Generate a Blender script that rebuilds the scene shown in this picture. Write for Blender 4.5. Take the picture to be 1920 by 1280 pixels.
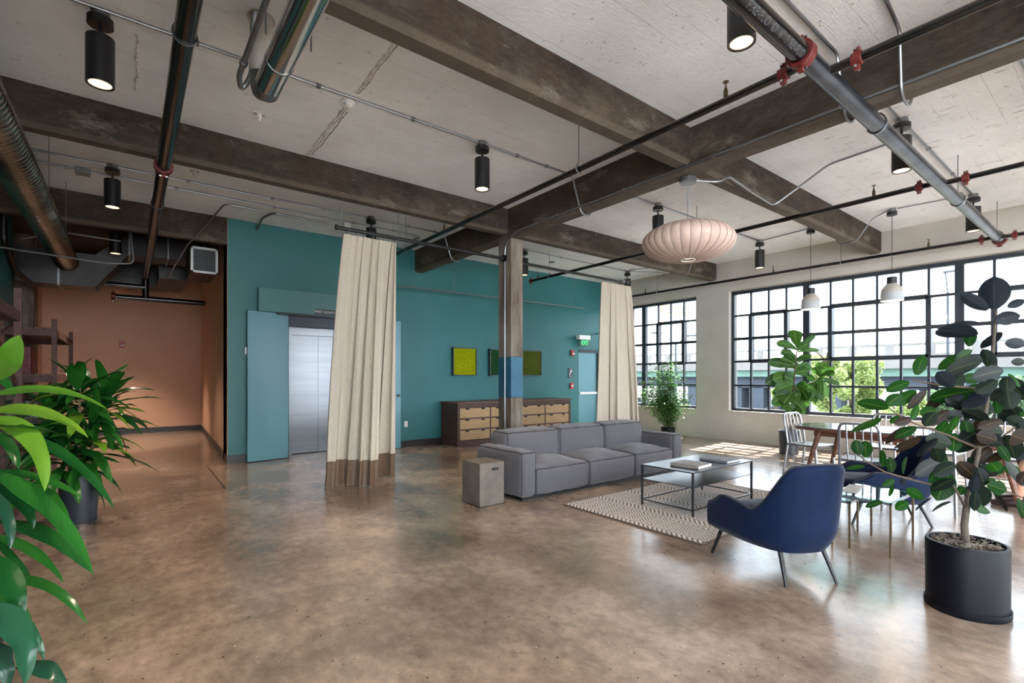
import bpy, bmesh, math, random
from mathutils import Vector, Matrix, Euler, noise
for o in list(bpy.data.objects): bpy.data.objects.remove(o)
scene=bpy.context.scene; COL=scene.collection
PI=math.pi; rad=math.radians
# ---------------------------------------------------------------- camera
FPX=925.0; CAMZ=1.37; CX,CY=960.0,708.0; YAW=rad(52.2)
FW=(math.cos(YAW),math.sin(YAW)); RT=(math.sin(YAW),-math.cos(YAW))
cam=bpy.data.cameras.new('camera'); camo=bpy.data.objects.new('camera',cam); COL.objects.link(camo)
cam.sensor_width=36; cam.lens=FPX/1920*36; cam.shift_y=(CY-640)/1920; cam.clip_start=.05; cam.clip_end=900
camo.location=(0,0,CAMZ); camo.rotation_euler=(PI/2,0,YAW-PI/2); scene.camera=camo
# ---------------------------------------------------------------- light
w=bpy.data.worlds.new('sky'); scene.world=w; w.use_nodes=True
bg=w.node_tree.nodes['Background']; bg.inputs[0].default_value=(.86,.93,1.0,1); bg.inputs[1].default_value=3.6
sun=bpy.data.lights.new('sun','SUN'); sun.energy=18; sun.angle=rad(.6); sun.color=(1,.96,.90)
suno=bpy.data.objects.new('sun',sun); COL.objects.link(suno); suno.location=(20,0,20)
suno.rotation_euler=Vector((-1,-.09,-1.42)).to_track_quat('-Z','Y').to_euler()
vs=scene.view_settings; vs.view_transform='Standard'; vs.look='None'; vs.gamma=1; vs.use_curve_mapping=False; vs.exposure=2.3
# ---------------------------------------------------------------- pixel helpers (1920x1280 frame)
def ray(x,y):
    u=(x-CX)/FPX; v=-(y-CY)/FPX
    return Vector((FW[0]+u*RT[0],FW[1]+u*RT[1],v))
CAM=Vector((0,0,CAMZ))
def Pz(x,y,z=0): r=ray(x,y); return CAM+r*((z-CAMZ)/r.z)
def PX(x,y,X): r=ray(x,y); return CAM+r*(X/r.x)
def PY(x,y,Y): r=ray(x,y); return CAM+r*(Y/r.y)
def PD(x,y,d): return CAM+ray(x,y)*d
def dep(p): return p[0]*FW[0]+p[1]*FW[1]
# ---------------------------------------------------------------- materials
def S(r,g,b):
    f=lambda c:(c/255/12.92 if c<=10 else ((c/255+.055)/1.055)**2.4)
    return (f(r),f(g),f(b),1)
class NT:
    def __init__(s,name):
        s.m=bpy.data.materials.new(name); s.m.use_nodes=True; s.t=s.m.node_tree; s.n=s.t.nodes; s.l=s.t.links
        s.b=s.n['Principled BSDF']; s.out=s.n['Material Output']
    def new(s,typ,**k):
        n=s.n.new(typ)
        for a,v in k.items(): setattr(n,a,v)
        return n
    def set(s,n,i,v):
        if hasattr(v,'links') or isinstance(v,bpy.types.NodeSocket): s.l.new(v,n.inputs[i])
        else: n.inputs[i].default_value=v
    def coord(s,stretch=(1,1,1),kind='Object',rot=(0,0,0)):
        c=s.new('ShaderNodeTexCoord'); m=s.new('ShaderNodeMapping'); s.l.new(c.outputs[kind],m.inputs[0]); m.inputs[3].default_value=stretch; m.inputs[2].default_value=rot
        return m.outputs[0]
    def noise(s,scale=5,detail=5,rough=.55,stretch=(1,1,1),dist=0,rot=(0,0,0),kind='Object'):
        n=s.new('ShaderNodeTexNoise'); s.l.new(s.coord(stretch,kind,rot),n.inputs['Vector']); n.inputs['Scale'].default_value=scale
        n.inputs['Detail'].default_value=detail; n.inputs['Roughness'].default_value=rough; n.inputs['Distortion'].default_value=dist
        return n.outputs[0]
    def ramp(s,v,a,b,ca=(0,0,0,1),cb=(1,1,1,1)):
        r=s.new('ShaderNodeValToRGB'); s.l.new(v,r.inputs[0]); e=r.color_ramp.elements
        e[0].position=a; e[0].color=ca; e[1].position=b; e[1].color=cb; return r.outputs[0]
    def mix(s,f,a,b,mode='MIX'):
        n=s.new('ShaderNodeMix',data_type='RGBA',blend_type=mode)
        for i,v in ((0,f),(6,a),(7,b)): s.set(n,i,v)
        return n.outputs[2]
    def math(s,op,a,b=0.0):
        n=s.new('ShaderNodeMath',operation=op); s.set(n,0,a); s.set(n,1,b); return n.outputs[0]
    def bump(s,h,strength=.3,dist=.01):
        n=s.new('ShaderNodeBump'); n.inputs['Strength'].default_value=strength; n.inputs['Distance'].default_value=dist
        s.l.new(h,n.inputs['Height']); s.l.new(n.outputs[0],s.b.inputs['Normal'])
MATS={}
def M(name,c1,c2=None,scale=6,rough=.5,metal=0,bump=0,bscale=40,stretch=(1,1,1),ramp=(.35,.65),spec=.5,coat=0,emit=None,es=1,sheen=0,rr=0):
    t=NT(name); b=t.b
    b.inputs['Base Color'].default_value=c1; b.inputs['Roughness'].default_value=rough; b.inputs['Metallic'].default_value=metal
    b.inputs['Specular IOR Level'].default_value=spec; b.inputs['Coat Weight'].default_value=coat; b.inputs['Coat Roughness'].default_value=.1
    if sheen: b.inputs['Sheen Weight'].default_value=sheen; b.inputs['Sheen Roughness'].default_value=.35
    if c2:
        v=t.noise(scale,6,.6,stretch); t.l.new(t.ramp(v,ramp[0],ramp[1],c1,c2),b.inputs['Base Color'])
        if rr: t.l.new(t.math('ADD',t.math('MULTIPLY',v,rr),rough-rr/2),b.inputs['Roughness'])
    if bump: t.bump(t.noise(bscale,6,.6,stretch),bump,.01)
    if emit: b.inputs['Emission Color'].default_value=emit; b.inputs['Emission Strength'].default_value=es
    MATS[name]=t.m; return t.m
# ---------------------------------------------------------------- mesh builder
class MB:
    def __init__(s): s.v=[]; s.f=[]; s.mi=[]
    def add(s,vs,fs,m=0):
        o=len(s.v); s.v+=[Vector(v) for v in vs]; s.f+=[tuple(i+o for i in f) for f in fs]; s.mi+=[m]*len(fs); return s
    def box(s,a,b,m=0):
        x0,y0,z0=a; x1,y1,z1=b
        return s.add([(x0,y0,z0),(x1,y0,z0),(x1,y1,z0),(x0,y1,z0),(x0,y0,z1),(x1,y0,z1),(x1,y1,z1),(x0,y1,z1)],
          [(3,2,1,0),(4,5,6,7),(0,1,5,4),(1,2,6,5),(2,3,7,6),(3,0,4,7)],m)
    def obox(s,c,sz,mat,m=0):   # oriented box
        h=Vector(sz)/2; o=MB().box(-h,h); return s.add([Vector(c)+mat@v for v in o.v],o.f,m)
    def prism(s,poly,axis,a,b,m=0):   # polygon in the other two axes, extruded along axis
        n=len(poly); ax='xyz'.index(axis)
        def P(p,t):
            q=[p[0],p[1]]; q.insert(ax,t); return q
        vs=[P(p,a) for p in poly]+[P(p,b) for p in poly]
        fs=[tuple(range(n)),tuple(range(2*n-1,n-1,-1))]+[(i,i+n,(i+1)%n+n,(i+1)%n) for i in range(n)]
        return s.add(vs,fs,m)
    def tube(s,pts,r,n=10,m=0,cap=True,closed=False):
        pts=[Vector(p) for p in pts]; k=len(pts); vs=[]; fs=[]
        rs=r if isinstance(r,(list,tuple)) else [r]*k
        nrm=None
        for i in range(k):
            if closed: t=(pts[(i+1)%k]-pts[i-1]).normalized()
            else: t=(pts[min(i+1,k-1)]-pts[max(i-1,0)]).normalized()
            if nrm is None:
                nrm=t.orthogonal().normalized()
                if abs(t.z)<.9: nrm=(Vector((0,0,1))-t*t.z).normalized()
            else: nrm=(nrm-t*nrm.dot(t)).normalized()
            bn=t.cross(nrm)
            for j in range(n):
                a=2*PI*j/n; vs.append(pts[i]+(nrm*math.cos(a)+bn*math.sin(a))*rs[i])
        kk=k if closed else k-1
        for i in range(kk):
            for j in range(n):
                a=i*n+j; b=i*n+(j+1)%n; c=((i+1)%k)*n; fs.append((a,b,c+(j+1)%n,c+j))
        if cap and not closed: fs+=[tuple(range(n-1,-1,-1)),tuple((k-1)*n+j for j in range(n))]
        return s.add(vs,fs,m)
    def cyl(s,a,b,r,n=16,m=0,r2=None): return s.tube([a,b],[r,r if r2 is None else r2],n,m)
    def lathe(s,prof,c=(0,0,0),n=24,m=0,caps=(True,True),sx=1):
        vs=[];fs=[];k=len(prof); c=Vector(c)
        for (r,z) in prof:
            for j in range(n):
                a=2*PI*j/n; vs.append(c+Vector((r*math.cos(a)*sx,r*math.sin(a),z)))
        for i in range(k-1):
            for j in range(n): fs.append((i*n+j,i*n+(j+1)%n,(i+1)*n+(j+1)%n,(i+1)*n+j))
        if caps[0]: fs.append(tuple(range(n-1,-1,-1)))
        if caps[1]: fs.append(tuple((k-1)*n+j for j in range(n)))
        return s.add(vs,fs,m)
    def grid(s,fn,nu,nv,m=0,closeu=False):
        vs=[fn(i/(nu if closeu else nu-1),j/(nv-1)) for j in range(nv) for i in range(nu)]; fs=[]
        for j in range(nv-1):
            for i in range(nu if closeu else nu-1):
                a=j*nu+i; b=j*nu+(i+1)%nu; fs.append((a,b,b+nu,a+nu))
        return s.add(vs,fs,m)
    def xf(s,mat): s.v=[mat@v for v in s.v]; return s
    def mesh(s,name,mats,smooth=35):
        me=bpy.data.meshes.new(name); me.from_pydata([tuple(v) for v in s.v],[],s.f); me.update()
        for m in (mats if isinstance(mats,(list,tuple)) else [mats]): me.materials.append(m)
        if any(s.mi):
            for p,i in zip(me.polygons,s.mi): p.material_index=i
        bm=bmesh.new(); bm.from_mesh(me); bmesh.ops.recalc_face_normals(bm,faces=bm.faces); bm.to_mesh(me); bm.free()
        if smooth:
            me.shade_smooth(); me.set_sharp_from_angle(angle=rad(smooth))
        return me
def link(name,me,parent=None,loc=(0,0,0)):
    o=bpy.data.objects.new(name,me); COL.objects.link(o); o.location=loc
    if parent: o.parent=parent
    return o
def part(name,mb,mat,parent,world=False,smooth=35,bevel=0,label=None,loc=(0,0,0),stuff=False):
    if world:
        p=Vector(parent.location); q=parent.parent
        while q: p=p+Vector(q.location); q=q.parent
        for i,v in enumerate(mb.v): mb.v[i]=v-p
    o=link(name,mb.mesh(name,mat,smooth),parent,loc)
    if bevel:
        b=o.modifiers.new('bevel','BEVEL'); b.width=bevel; b.segments=2; b.limit_method='ANGLE'; b.angle_limit=rad(40)
    if label: o['label']=label
    if stuff: o['kind']='stuff'
    return o
def tag(o,label,cat,group=None,kind=None):
    if label: o['label']=label
    if cat: o['category']=cat
    if group: o['group']=group
    if kind: o['kind']=kind
    return o
def thing(name,label,cat,loc=(0,0,0),rz=0,group=None):
    o=bpy.data.objects.new(name,None); COL.objects.link(o); o.location=loc; o.rotation_euler=(0,0,rz); o.empty_display_size=.1
    return tag(o,label,cat,group)
def single(name,mb,mat,label,cat,group=None,smooth=35,bevel=0,kind=None):   # one-mesh thing, origin at its base
    xs=[v.x for v in mb.v]; ys=[v.y for v in mb.v]; zs=[v.z for v in mb.v]
    c=Vector(((min(xs)+max(xs))/2,(min(ys)+max(ys))/2,min(zs)))
    mb.v=[v-c for v in mb.v]; o=link(name,mb.mesh(name,mat,smooth),None,c)
    if bevel:
        b=o.modifiers.new('bevel','BEVEL'); b.width=bevel; b.segments=2; b.limit_method='ANGLE'; b.angle_limit=rad(40)
    return tag(o,label,cat,group,kind)
def struct(name,mb,mat,label=None,smooth=0,parent=None):
    o=link(name,mb.mesh(name,mat,smooth),parent)
    if not parent: o['kind']='structure'
    if label: o['label']=label
    return o
def copy_tree(o,parent=None):
    c=o.copy(); COL.objects.link(c); c.parent=parent
    for ch in list(o.children): copy_tree(ch,c)
    return c
def text_mb(s,size,depth=.002,align='CENTER'):
    cu=bpy.data.curves.new('t','FONT'); cu.body=s; cu.size=size; cu.extrude=depth/2; cu.align_x=align; cu.align_y='CENTER'; cu.resolution_u=3
    o=bpy.data.objects.new('t',cu); COL.objects.link(o); dg=bpy.context.evaluated_depsgraph_get()
    me=bpy.data.meshes.new_from_object(o.evaluated_get(dg)); mb=MB(); mb.add([v.co for v in me.vertices],[tuple(p.vertices) for p in me.polygons])
    bpy.data.objects.remove(o); bpy.data.curves.remove(cu); return mb
def bez(ps,n=8):   # smooth polyline through points (rounded corners)
    ps=[Vector(p) for p in ps]; out=[ps[0]]
    for i in range(1,len(ps)-1):
        a,b,c=ps[i-1],ps[i],ps[i+1]; r=min(.08,(a-b).length*.45,(c-b).length*.45)
        p=b+(a-b).normalized()*r; q=b+(c-b).normalized()*r
        for k in range(5):
            t=k/4; out.append(p*(1-t)**2+b*2*t*(1-t)+q*t*t)
    return out+[ps[-1]]
def rcush(hx,hy,hz,r,n=7,bt=0,bf=0,seed=0,wr=.004):  # soft cushion centred at origin; bt bulge top, bf bulge sides
    mb=MB(); done={}
    def mp(p):
        c=Vector((max(-hx+r,min(hx-r,p[0]*hx)),max(-hy+r,min(hy-r,p[1]*hy)),max(-hz+r,min(hz-r,p[2]*hz))))
        d=Vector((p[0]*hx,p[1]*hy,p[2]*hz))-c
        q=c+(d.normalized()*r if d.length>1e-6 else d)
        if d.length<1e-6: q=c
        u,v,w_=p
        q.z+=bt*(1-u*u)*(1-v*v)*(1 if w_>0 else .15)*max(0,w_)
        q.x+=bf*u*(1-v*v)*(1-w_*w_); q.y+=bf*v*(1-u*u)*(1-w_*w_)
        nz=noise.noise(Vector((q.x*9+seed,q.y*9,q.z*3)))*wr+noise.noise(Vector((q.x*25+seed,q.y*4,q.z*14)))*wr*.6
        return q+Vector((u,v,w_)).normalized()*nz
    N=n*2; rcush.mp=mp
    for ax in range(3):
        for sg in (-1,1):
            def fn(i,j):
                a=math.sin((i*2-1)*PI/2*.98)/math.sin(PI/2*.98); b=math.sin((j*2-1)*PI/2*.98)/math.sin(PI/2*.98); p=[a,b]; p.insert(ax,sg); return mp(p)
            mb.grid(fn,N,N)
    return mb
def weld(o,d=.0005):
    bm=bmesh.new(); bm.from_mesh(o.data); bmesh.ops.remove_doubles(bm,verts=bm.verts,dist=d); bmesh.ops.recalc_face_normals(bm,faces=bm.faces); bm.to_mesh(o.data); bm.free(); o.data.shade_smooth(); return o
R=random.Random(7)
C=3.92; YW=9.0; XW=10.4; XL=-1.45; YB=-5.2
# ================================================================ materials of the setting
def floor_mat():
    t=NT('polished_concrete'); b=t.b
    big=t.noise(.5,4,.5); med=t.noise(1.5,4,.5); gr=t.noise(13,10,.72,(1,.75,1)); sm=t.noise(1.1,7,.62,(1,.6,1))
    c=t.ramp(big,.30,.70,S(128,109,95),S(164,147,133))
    for n,lo,hi,g0,g1 in ((med,.30,.70,(.66,.64,.62,1),(1.30,1.30,1.30,1)),(gr,.28,.72,(.64,.62,.60,1),(1.36,1.36,1.36,1)),(sm,.30,.60,(.42,.40,.38,1),(1.12,1.12,1.12,1))): c=t.mix(1.0,c,t.ramp(n,lo,hi,g0,g1),'MULTIPLY')
    pit=t.ramp(t.noise(34,1,.4),.745,.765); c=t.mix(t.math('MULTIPLY',pit,.8),c,S(46,38,32))
    sp=t.ramp(t.noise(46,1,.4,(1,1.6,1)),.775,.79); c=t.mix(t.math('MULTIPLY',sp,.7),c,S(232,224,216))
    t.l.new(c,b.inputs['Base Color'])
    b.inputs['Roughness'].default_value=.2; b.inputs['IOR'].default_value=1.6; b.inputs['Specular IOR Level'].default_value=1.0
    b.inputs['Coat Weight'].default_value=.0; b.inputs['Coat Roughness'].default_value=.14
    h=t.math('ADD',t.math('MULTIPLY',t.noise(1.6,3,.5),2.0),t.math('MULTIPLY',gr,.2)); t.bump(h,.12,.02)
    return t.m
def ceil_mat():
    t=NT('whitewashed_board_formed_concrete'); b=t.b
    n1=t.noise(1.2,5,.6); pit=t.ramp(t.noise(20,4,.6),.66,.72); zone=t.ramp(t.noise(.55,3,.5),.42,.62)
    dash=t.ramp(t.noise(9,4,.6,(2.6,.35,1)),.655,.70); dash2=t.ramp(t.noise(7,4,.6,(.25,3.2,1)),.70,.75)
    c=t.ramp(n1,.3,.7,S(222,221,220),S(240,240,240))
    geo=t.new('ShaderNodeTexCoord'); sx=t.new('ShaderNodeSeparateXYZ'); t.l.new(geo.outputs['Object'],sx.inputs[0])
    far=t.ramp(t.math('MULTIPLY',sx.outputs[0],.1),.40,.52)
    d=t.math('MULTIPLY',dash,t.math('ADD',t.math('MULTIPLY',far,.95),t.math('MULTIPLY',zone,.18)))
    c=t.mix(t.math('MULTIPLY',d,.6),c,S(110,98,90)); c=t.mix(t.math('MULTIPLY',t.math('MULTIPLY',pit,t.math('ADD',t.math('MULTIPLY',zone,.7),.3)),.5),c,S(120,110,104)); c=t.mix(t.math('MULTIPLY',dash2,.3),c,S(150,140,134))
    # board joints along X
    fr=t.math('FRACT',t.math('MULTIPLY',sx.outputs[1],5.2)); line=t.ramp(t.math('ABSOLUTE',t.math('SUBTRACT',fr,.5)),.0,.018,(1,1,1,1),(0,0,0,1))
    lz=t.math('MULTIPLY',line,t.ramp(t.noise(1.6,3,.6,(.5,3,1)),.48,.56)); c=t.mix(t.math('MULTIPLY',lz,.5),c,S(120,110,103))
    t.l.new(c,b.inputs['Base Color']); b.inputs['Roughness'].default_value=.75; b.inputs['Specular IOR Level'].default_value=.2
    h=t.math('SUBTRACT',t.noise(60,4,.6,(.25,1.5,1)),t.math('MULTIPLY',t.math('ADD',pit,d),1.2)); t.bump(h,.7,.009); return t.m
def beam_mat(name,along):
    t=NT(name); b=t.b; st=(.35,1.6,1.6) if along=='x' else (1.6,.35,1.6)
    a=t.noise(1.6,9,.72,(.6,.6,1.4)); v=t.noise(1.4,6,.65,(2.2,2.2,.25)); f=t.noise(22,8,.75,(.5,.5,1.6))
    c=t.ramp(a,.32,.66,S(34,29,26),S(88,78,68)); c=t.mix(t.math('MULTIPLY',t.ramp(v,.45,.62),.5),c,S(64,50,40))
    c=t.mix(1.0,c,t.ramp(f,.25,.75,(.55,.54,.53,1),(1.4,1.4,1.4,1)),'MULTIPLY'); wz=t.ramp(t.noise(3.0,10,.78,(.5,.5,1.3)),.56,.74); c=t.mix(t.math('MULTIPLY',wz,.5),c,S(168,158,146))
    co=t.new('ShaderNodeTexCoord'); sz=t.new('ShaderNodeSeparateXYZ'); t.l.new(co.outputs['Object'],sz.inputs[0]); lo=t.ramp(t.math('ADD',sz.outputs[2],t.math('MULTIPLY',t.math('SUBTRACT',f,.5),.05)),.03,.055,(1,1,1,1),(0,0,0,1)); c=t.mix(t.math('MULTIPLY',lo,.22),c,S(140,128,114))  # worn arris, with floor-bounce light painted into the paler soffit
    t.l.new(c,b.inputs['Base Color']); b.inputs['Roughness'].default_value=.85; b.inputs['Specular IOR Level'].default_value=.2
    t.bump(t.math('ADD',a,t.math('MULTIPLY',f,.4)),.6,.02); return t.m
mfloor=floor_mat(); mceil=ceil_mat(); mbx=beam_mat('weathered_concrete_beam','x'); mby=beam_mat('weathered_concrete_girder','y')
mcol=M('aged_concrete_column',S(92,78,66),S(150,140,128),3.5,.85,0,.7,18,(1.5,1.5,.3),(.35,.68),.2)
mcolp=M('blue_column_paint',S(30,82,106),S(42,98,122),3,.5,0,.25,30)
mteal=M('teal_wall_paint',S(42,106,108),S(48,112,114),1.2,.46,0,.04,60,spec=.5)
mdoor=M('teal_door_paint',S(104,154,166),None,rough=.32,spec=.5)  # lighter than the wall teal: semi-gloss reflection put into the base colour
mheadp=M('teal_header_paint',S(74,122,126),None,rough=.4)
mnavy=M('navy_header',S(12,30,58),None,rough=.4)
mpeach=M('peach_wall_paint',S(196,158,134),S(202,164,140),1,.6,spec=.3)
mwin=M('painted_concrete_wall',S(180,173,164),S(190,184,175),1.5,.8,0,.3,14,spec=.2)
mbase=M('dark_baseboard',S(34,28,30),None,rough=.45)
msteel=M('brushed_stainless',S(126,128,132),S(112,115,119),1.6,.32,1,.03,6,(.3,.3,5))
mframe=M('dark_steel_window_frame',S(38,44,54),None,rough=.4,spec=.5)
mblack=M('matte_black_metal',S(20,20,24),None,rough=.42)
mwhite=M('white_plastic',S(232,232,230),None,rough=.4)
mdark=M('dark_brown_concrete',S(58,46,40),S(86,70,60),1.5,.9,0,.4,12)  # hall ceiling, coloured darker and browner than the main one
def glass_mat(name,tint=(1,1,1,1),ior=.02):
    t=NT(name); t.n.remove(t.b); tr=t.new('ShaderNodeBsdfTransparent'); tr.inputs[0].default_value=tint
    gl=t.new('ShaderNodeBsdfGlossy'); gl.inputs['Roughness'].default_value=.02; lw=t.new('ShaderNodeLayerWeight'); lw.inputs[0].default_value=.5; fo=t.math('ADD',t.math('MULTIPLY',t.math('POWER',lw.outputs['Facing'],4.0),.55),ior)
    mx=t.new('ShaderNodeMixShader'); t.l.new(fo,mx.inputs[0]); t.l.new(tr.outputs[0],mx.inputs[1]); t.l.new(gl.outputs[0],mx.inputs[2]); t.l.new(mx.outputs[0],t.out.inputs[0]); return t.m
mglass=glass_mat('tinted_window_glass',(.63,.65,.665,1)); mclear=glass_mat('clear_window_glass',(.97,.98,.98,1)); mtglass=glass_mat('table_glass',(.72,.90,.88,1),.08)
# ================================================================ shell
struct('floor',MB().box((-6,-9.5,-.3),(10.75,15.6,0)),mfloor,'polished mottled brown concrete floor')
ceil=struct('ceiling',MB().box((XL-.2,YB-.3,C),(XW+.35,YW+.18,C+.25)),mceil,'whitewashed board-formed concrete ceiling')
struct('ceiling_hall',MB().box((-6,YW+.18,C),(1.9,15.6,C+.25)),mdark,'dark brown concrete hall ceiling')['kind']='structure'
# long rough joints in the ceiling (raised plaster ragged along a groove with the ridge's shadow put into its colour)
def crack(X,y0,y1,wd,seed,mat,lift):
    rr=random.Random(seed); mb=MB(); n=int((y1-y0)/.035); pts=[]
    for i in range(n+1):
        y=y0+(y1-y0)*i/n; e=noise.noise(Vector((y*3,seed,0)))*.02; j=rr.uniform(.35,1)*wd
        pts.append((X+e-j,X+e+rr.uniform(.3,1)*wd*.7,y))
    for i in range(n):
        a=pts[i];b=pts[i+1]; z=C-lift*rr.uniform(.5,1)
        mb.add([(a[0],a[2],C+.001),(a[1],a[2],C+.001),(b[1],b[2],C+.001),(b[0],b[2],C+.001),(a[0]*.6+a[1]*.4,a[2],z),(b[0]*.5+b[1]*.5,b[2],z)],[(0,4,5,3),(4,1,2,5),(0,1,4),(3,5,2)])
    return mb
mridge=M('rough_plaster',S(222,219,215),S(186,180,174),30,.9,0,.8,60,ramp=(.45,.6)); mgroove=M('groove_painted_shade',S(130,120,112),S(170,162,154),25,.9)
cx0=Pz(740,85,C).x
for k,(x,a,b,wd) in enumerate(((cx0,3.06,4.35,.030),(cx0,4.62,5.9,.028),(cx0+.05,4.7,5.85,.010),(.05,4.6,5.5,.02),(cx0-1.7,3.2,4.1,.02))):
    part('plaster_ridge' if k!=2 else 'joint_groove',crack(x,a,b,wd,k+3,None,.012),mridge if k!=2 else mgroove,ceil,smooth=0)
    if k<2: part('joint_groove',crack(x+.02,a,b,.012,k+13,None,.004),mgroove,ceil,smooth=0)
# back wall (teal) with elevator recess and exit door opening
wb=MB()
for a,b in (((1.24,YW,0),(2.15,YW+.45,C)),((2.15,YW,2.47),(3.36,YW+.45,C)),((3.36,YW,0),(9.157,YW+.45,C)),((9.157,YW,2.1),(9.944,YW+.45,C)),((9.944,YW,0),(XW+.35,YW+.45,C)),((2.15,YW+.43,0),(3.36,YW+.6,2.47)),((9.157,YW+.2,0),(9.944,YW+.45,2.1))): wb.box(a,b)
struct('wall_back',wb,mteal,'teal painted back wall')
struct('wall_hall_right',MB().prism([(1.24,YW+.001),(1.235,YW+.001),(1.5,15.3),(1.75,15.3),(1.75,YW+.45),(1.24,YW+.45)],'z',0,C),mpeach,'peach hall side wall')
struct('wall_hall_back',MB().box((-6,15.3,0),(1.9,15.6,C)),mpeach,'peach wall closing the hall')
struct('wall_hall_left',MB().box((-2.0,12.75,0),(-1.56,15.3,C)),mpeach,'peach return wall beside the hall pillar')
single('concrete_pillar',MB().box((-1.95,12.2,0),(-1.35,12.7,C)),mcol,'brown concrete pillar at the left of the hall behind the racks','pillar',smooth=0)
struct('wall_hall_far',MB().box((-6.2,11.0,0),(-6,15.6,C)),mpeach)
struct('wall_hall_near',MB().box((-6,10.8,0),(XL-.2,11.0,C)),mpeach)
# ---- windows (steel sash) on the right wall
ZR=[.675,1.205,1.723,2.218,2.725,3.219]; XG=10.55
def window(name,label,ys,thick,sashes,zr=ZR,axis='y',at=XG,gl=None):
    w_=bpy.data.objects.new(name,None); COL.objects.link(w_); y0,y1=min(ys),max(ys); w_.location=((at,(y0+y1)/2,zr[0]) if axis=='y' else ((y0+y1)/2,at,zr[0]))
    w_['kind']='structure'; w_['label']=label
    def bx(nm,ya,yb,za,zb,t,mat=mframe):
        m=MB().box((at-t,ya,za),(at+t,yb,zb)) if axis=='y' else MB().box((ya,at-t,za),(yb,at+t,zb))
        return part(nm,m,mat,w_,world=True,smooth=0)
    for y in (y0,y1): bx('frame_jamb',y-.03,y+.03,zr[0]-.02,zr[-1]+.04,.05)
    for z in (zr[0],zr[-1]): bx('frame_rail',y0,y1,z-.03,z+.035,.05)
    for y in ys:
        if y in (y0,y1): continue
        big=y in thick; h=.058 if big else .017
        bx('mullion' if big else 'glazing_bar',y-h,y+h,zr[0],zr[-1],.045 if big else .025)
    yy=sorted(ys)
    for i,z in enumerate(zr[1:-1]):
        big=(i==2 or (i==3))
        h=.03 if i==2 else .02
        bx('transom' if big else 'glazing_bar',y0,y1,z-h,z+h,.028)
    for (a,b,r0,r1) in sashes:   # operable sash: heavier rectangular frame
        for y in (a,b): bx('sash_stile',y-.036,y+.036,zr[r0],zr[r1],.06)
        for z in (zr[r0],zr[r1]): bx('sash_rail',a,b,z-.036,z+.036,.06)
    for i in range(len(yy)-1):
        for j in range(len(zr)-1):
            bx('pane',yy[i]+.004,yy[i+1]-.004,zr[j]+.004,zr[j+1]-.004,.003,gl or mglass)
    return w_
W1=[8.75,8.351,7.989,7.565,7.201,6.839,6.47]; W2=[5.6,5.216,4.847,4.498,4.119,3.698,3.331,2.961,2.615,2.24,1.852,1.45,1.107,.735,.36,-.01,-.41,-.8,-1.18,-1.55,-1.93]
window('window_1','steel multi-pane window behind the right curtain',W1,(7.989,),((7.565,6.839,2,4),))
window('window_2','long steel multi-pane window behind the dining table',W2,(4.119,1.852,-.41),((5.216,4.498,2,4),(3.698,2.24,2,4),(1.45,-.01,2,4)))
W3=[-2.75-.38*i for i in range(6)]
window('window_3','further steel multi-pane window of the same wall',W3,(W3[2],),())
wr=MB(); X1=XW+.35
segs=[(YW+.45,8.79),(6.43,5.64),(-1.97,-2.71),(W3[-1]-.04,YB-.3)]
for a,b in segs: wr.box((XW,b,.63),(X1,a,3.27))
wr.box((XW,YB-.3,0),(X1,YW+.45,.63)); wr.box((XW,YB-.3,3.27),(X1,YW+.45,C))
struct('wall_right',wr,mwin,'white painted concrete window wall')
for k,(a,b) in enumerate(((6.43,8.79),(-1.97,5.64),(W3[-1]-.04,-2.71))):
    mb=MB()
    mb.box((XW-.012,a,.63),(XW+.12,b,.648)); struct('trim_%d'%(k+1),mb,mwin,'white window sill')
# walls behind the camera, with large unseen windows added for fill light
ZB=[.35,1.1,1.85,2.6,3.45]
wq=MB(); WB=[(-1.1,2.6),(2.9,6.4),(6.7,10.2)]
wq.box((XL-.2,YB-.3,0),(XW,YB,.31)); wq.box((XL-.2,YB-.3,3.49),(XW,YB,C))
for a,b in ((XL-.2,-1.14),(2.64,2.86),(6.44,6.66),(10.24,XW)): wq.box((a,YB-.3,.31),(b,YB,3.49))
struct('wall_front',wq,mwin,'white wall behind the viewer')
for k,(a,b) in enumerate(WB): window('window_%d'%(k+4),'unseen steel window added behind the viewer for fill light',[a+(b-a)*i/5 for i in range(6)],(),(),ZB,'x',YB-.15,mclear)
WL=[-4.9+.6*i for i in range(9)]
window('window_7','unseen steel window added in the left wall for fill light',WL,(),(),ZB,'y',XL-.1,mclear)  # out of view, added to brighten the room
wl=MB().box((XL-.2,WL[-1]+.04,0),(XL,11.0,C)).box((XL-.2,YB,0),(XL,WL[-1]+.04,.31)).box((XL-.2,YB,3.49),(XL,WL[-1]+.04,C)).box((XL-.2,YB,.31),(XL,WL[0]-.04,3.49))
struct('wall_left',wl,mteal,'teal wall at the far left')
# ---- baseboards
struct('baseboard_back',MB().box((1.24,YW-.014,0),(2.15,YW,.13)).box((3.36,YW-.014,0),(9.157,YW,.13)).box((9.944,YW-.014,0),(XW,YW,.13)),mbase)
struct('baseboard_hall_right',MB().prism([(1.225,YW-.014),(1.24,YW-.014),(1.50,15.29),(1.485,15.29)],'z',0,.13),mbase)
struct('baseboard_hall_back',MB().box((-1.56,15.285,0),(1.5,15.3,.13)),mbase)
single('floor_saw_cut',MB().prism([(Pz(386,872).x,Pz(386,872).y),(Pz(388,872).x,Pz(388,872).y),(Pz(424,916).x,Pz(424,916).y),(Pz(422,916).x,Pz(422,916).y)],'z',0.0,.0012),mbase,'thin dark saw cut line in the floor beside the teal door','floor joint',smooth=0)
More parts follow.
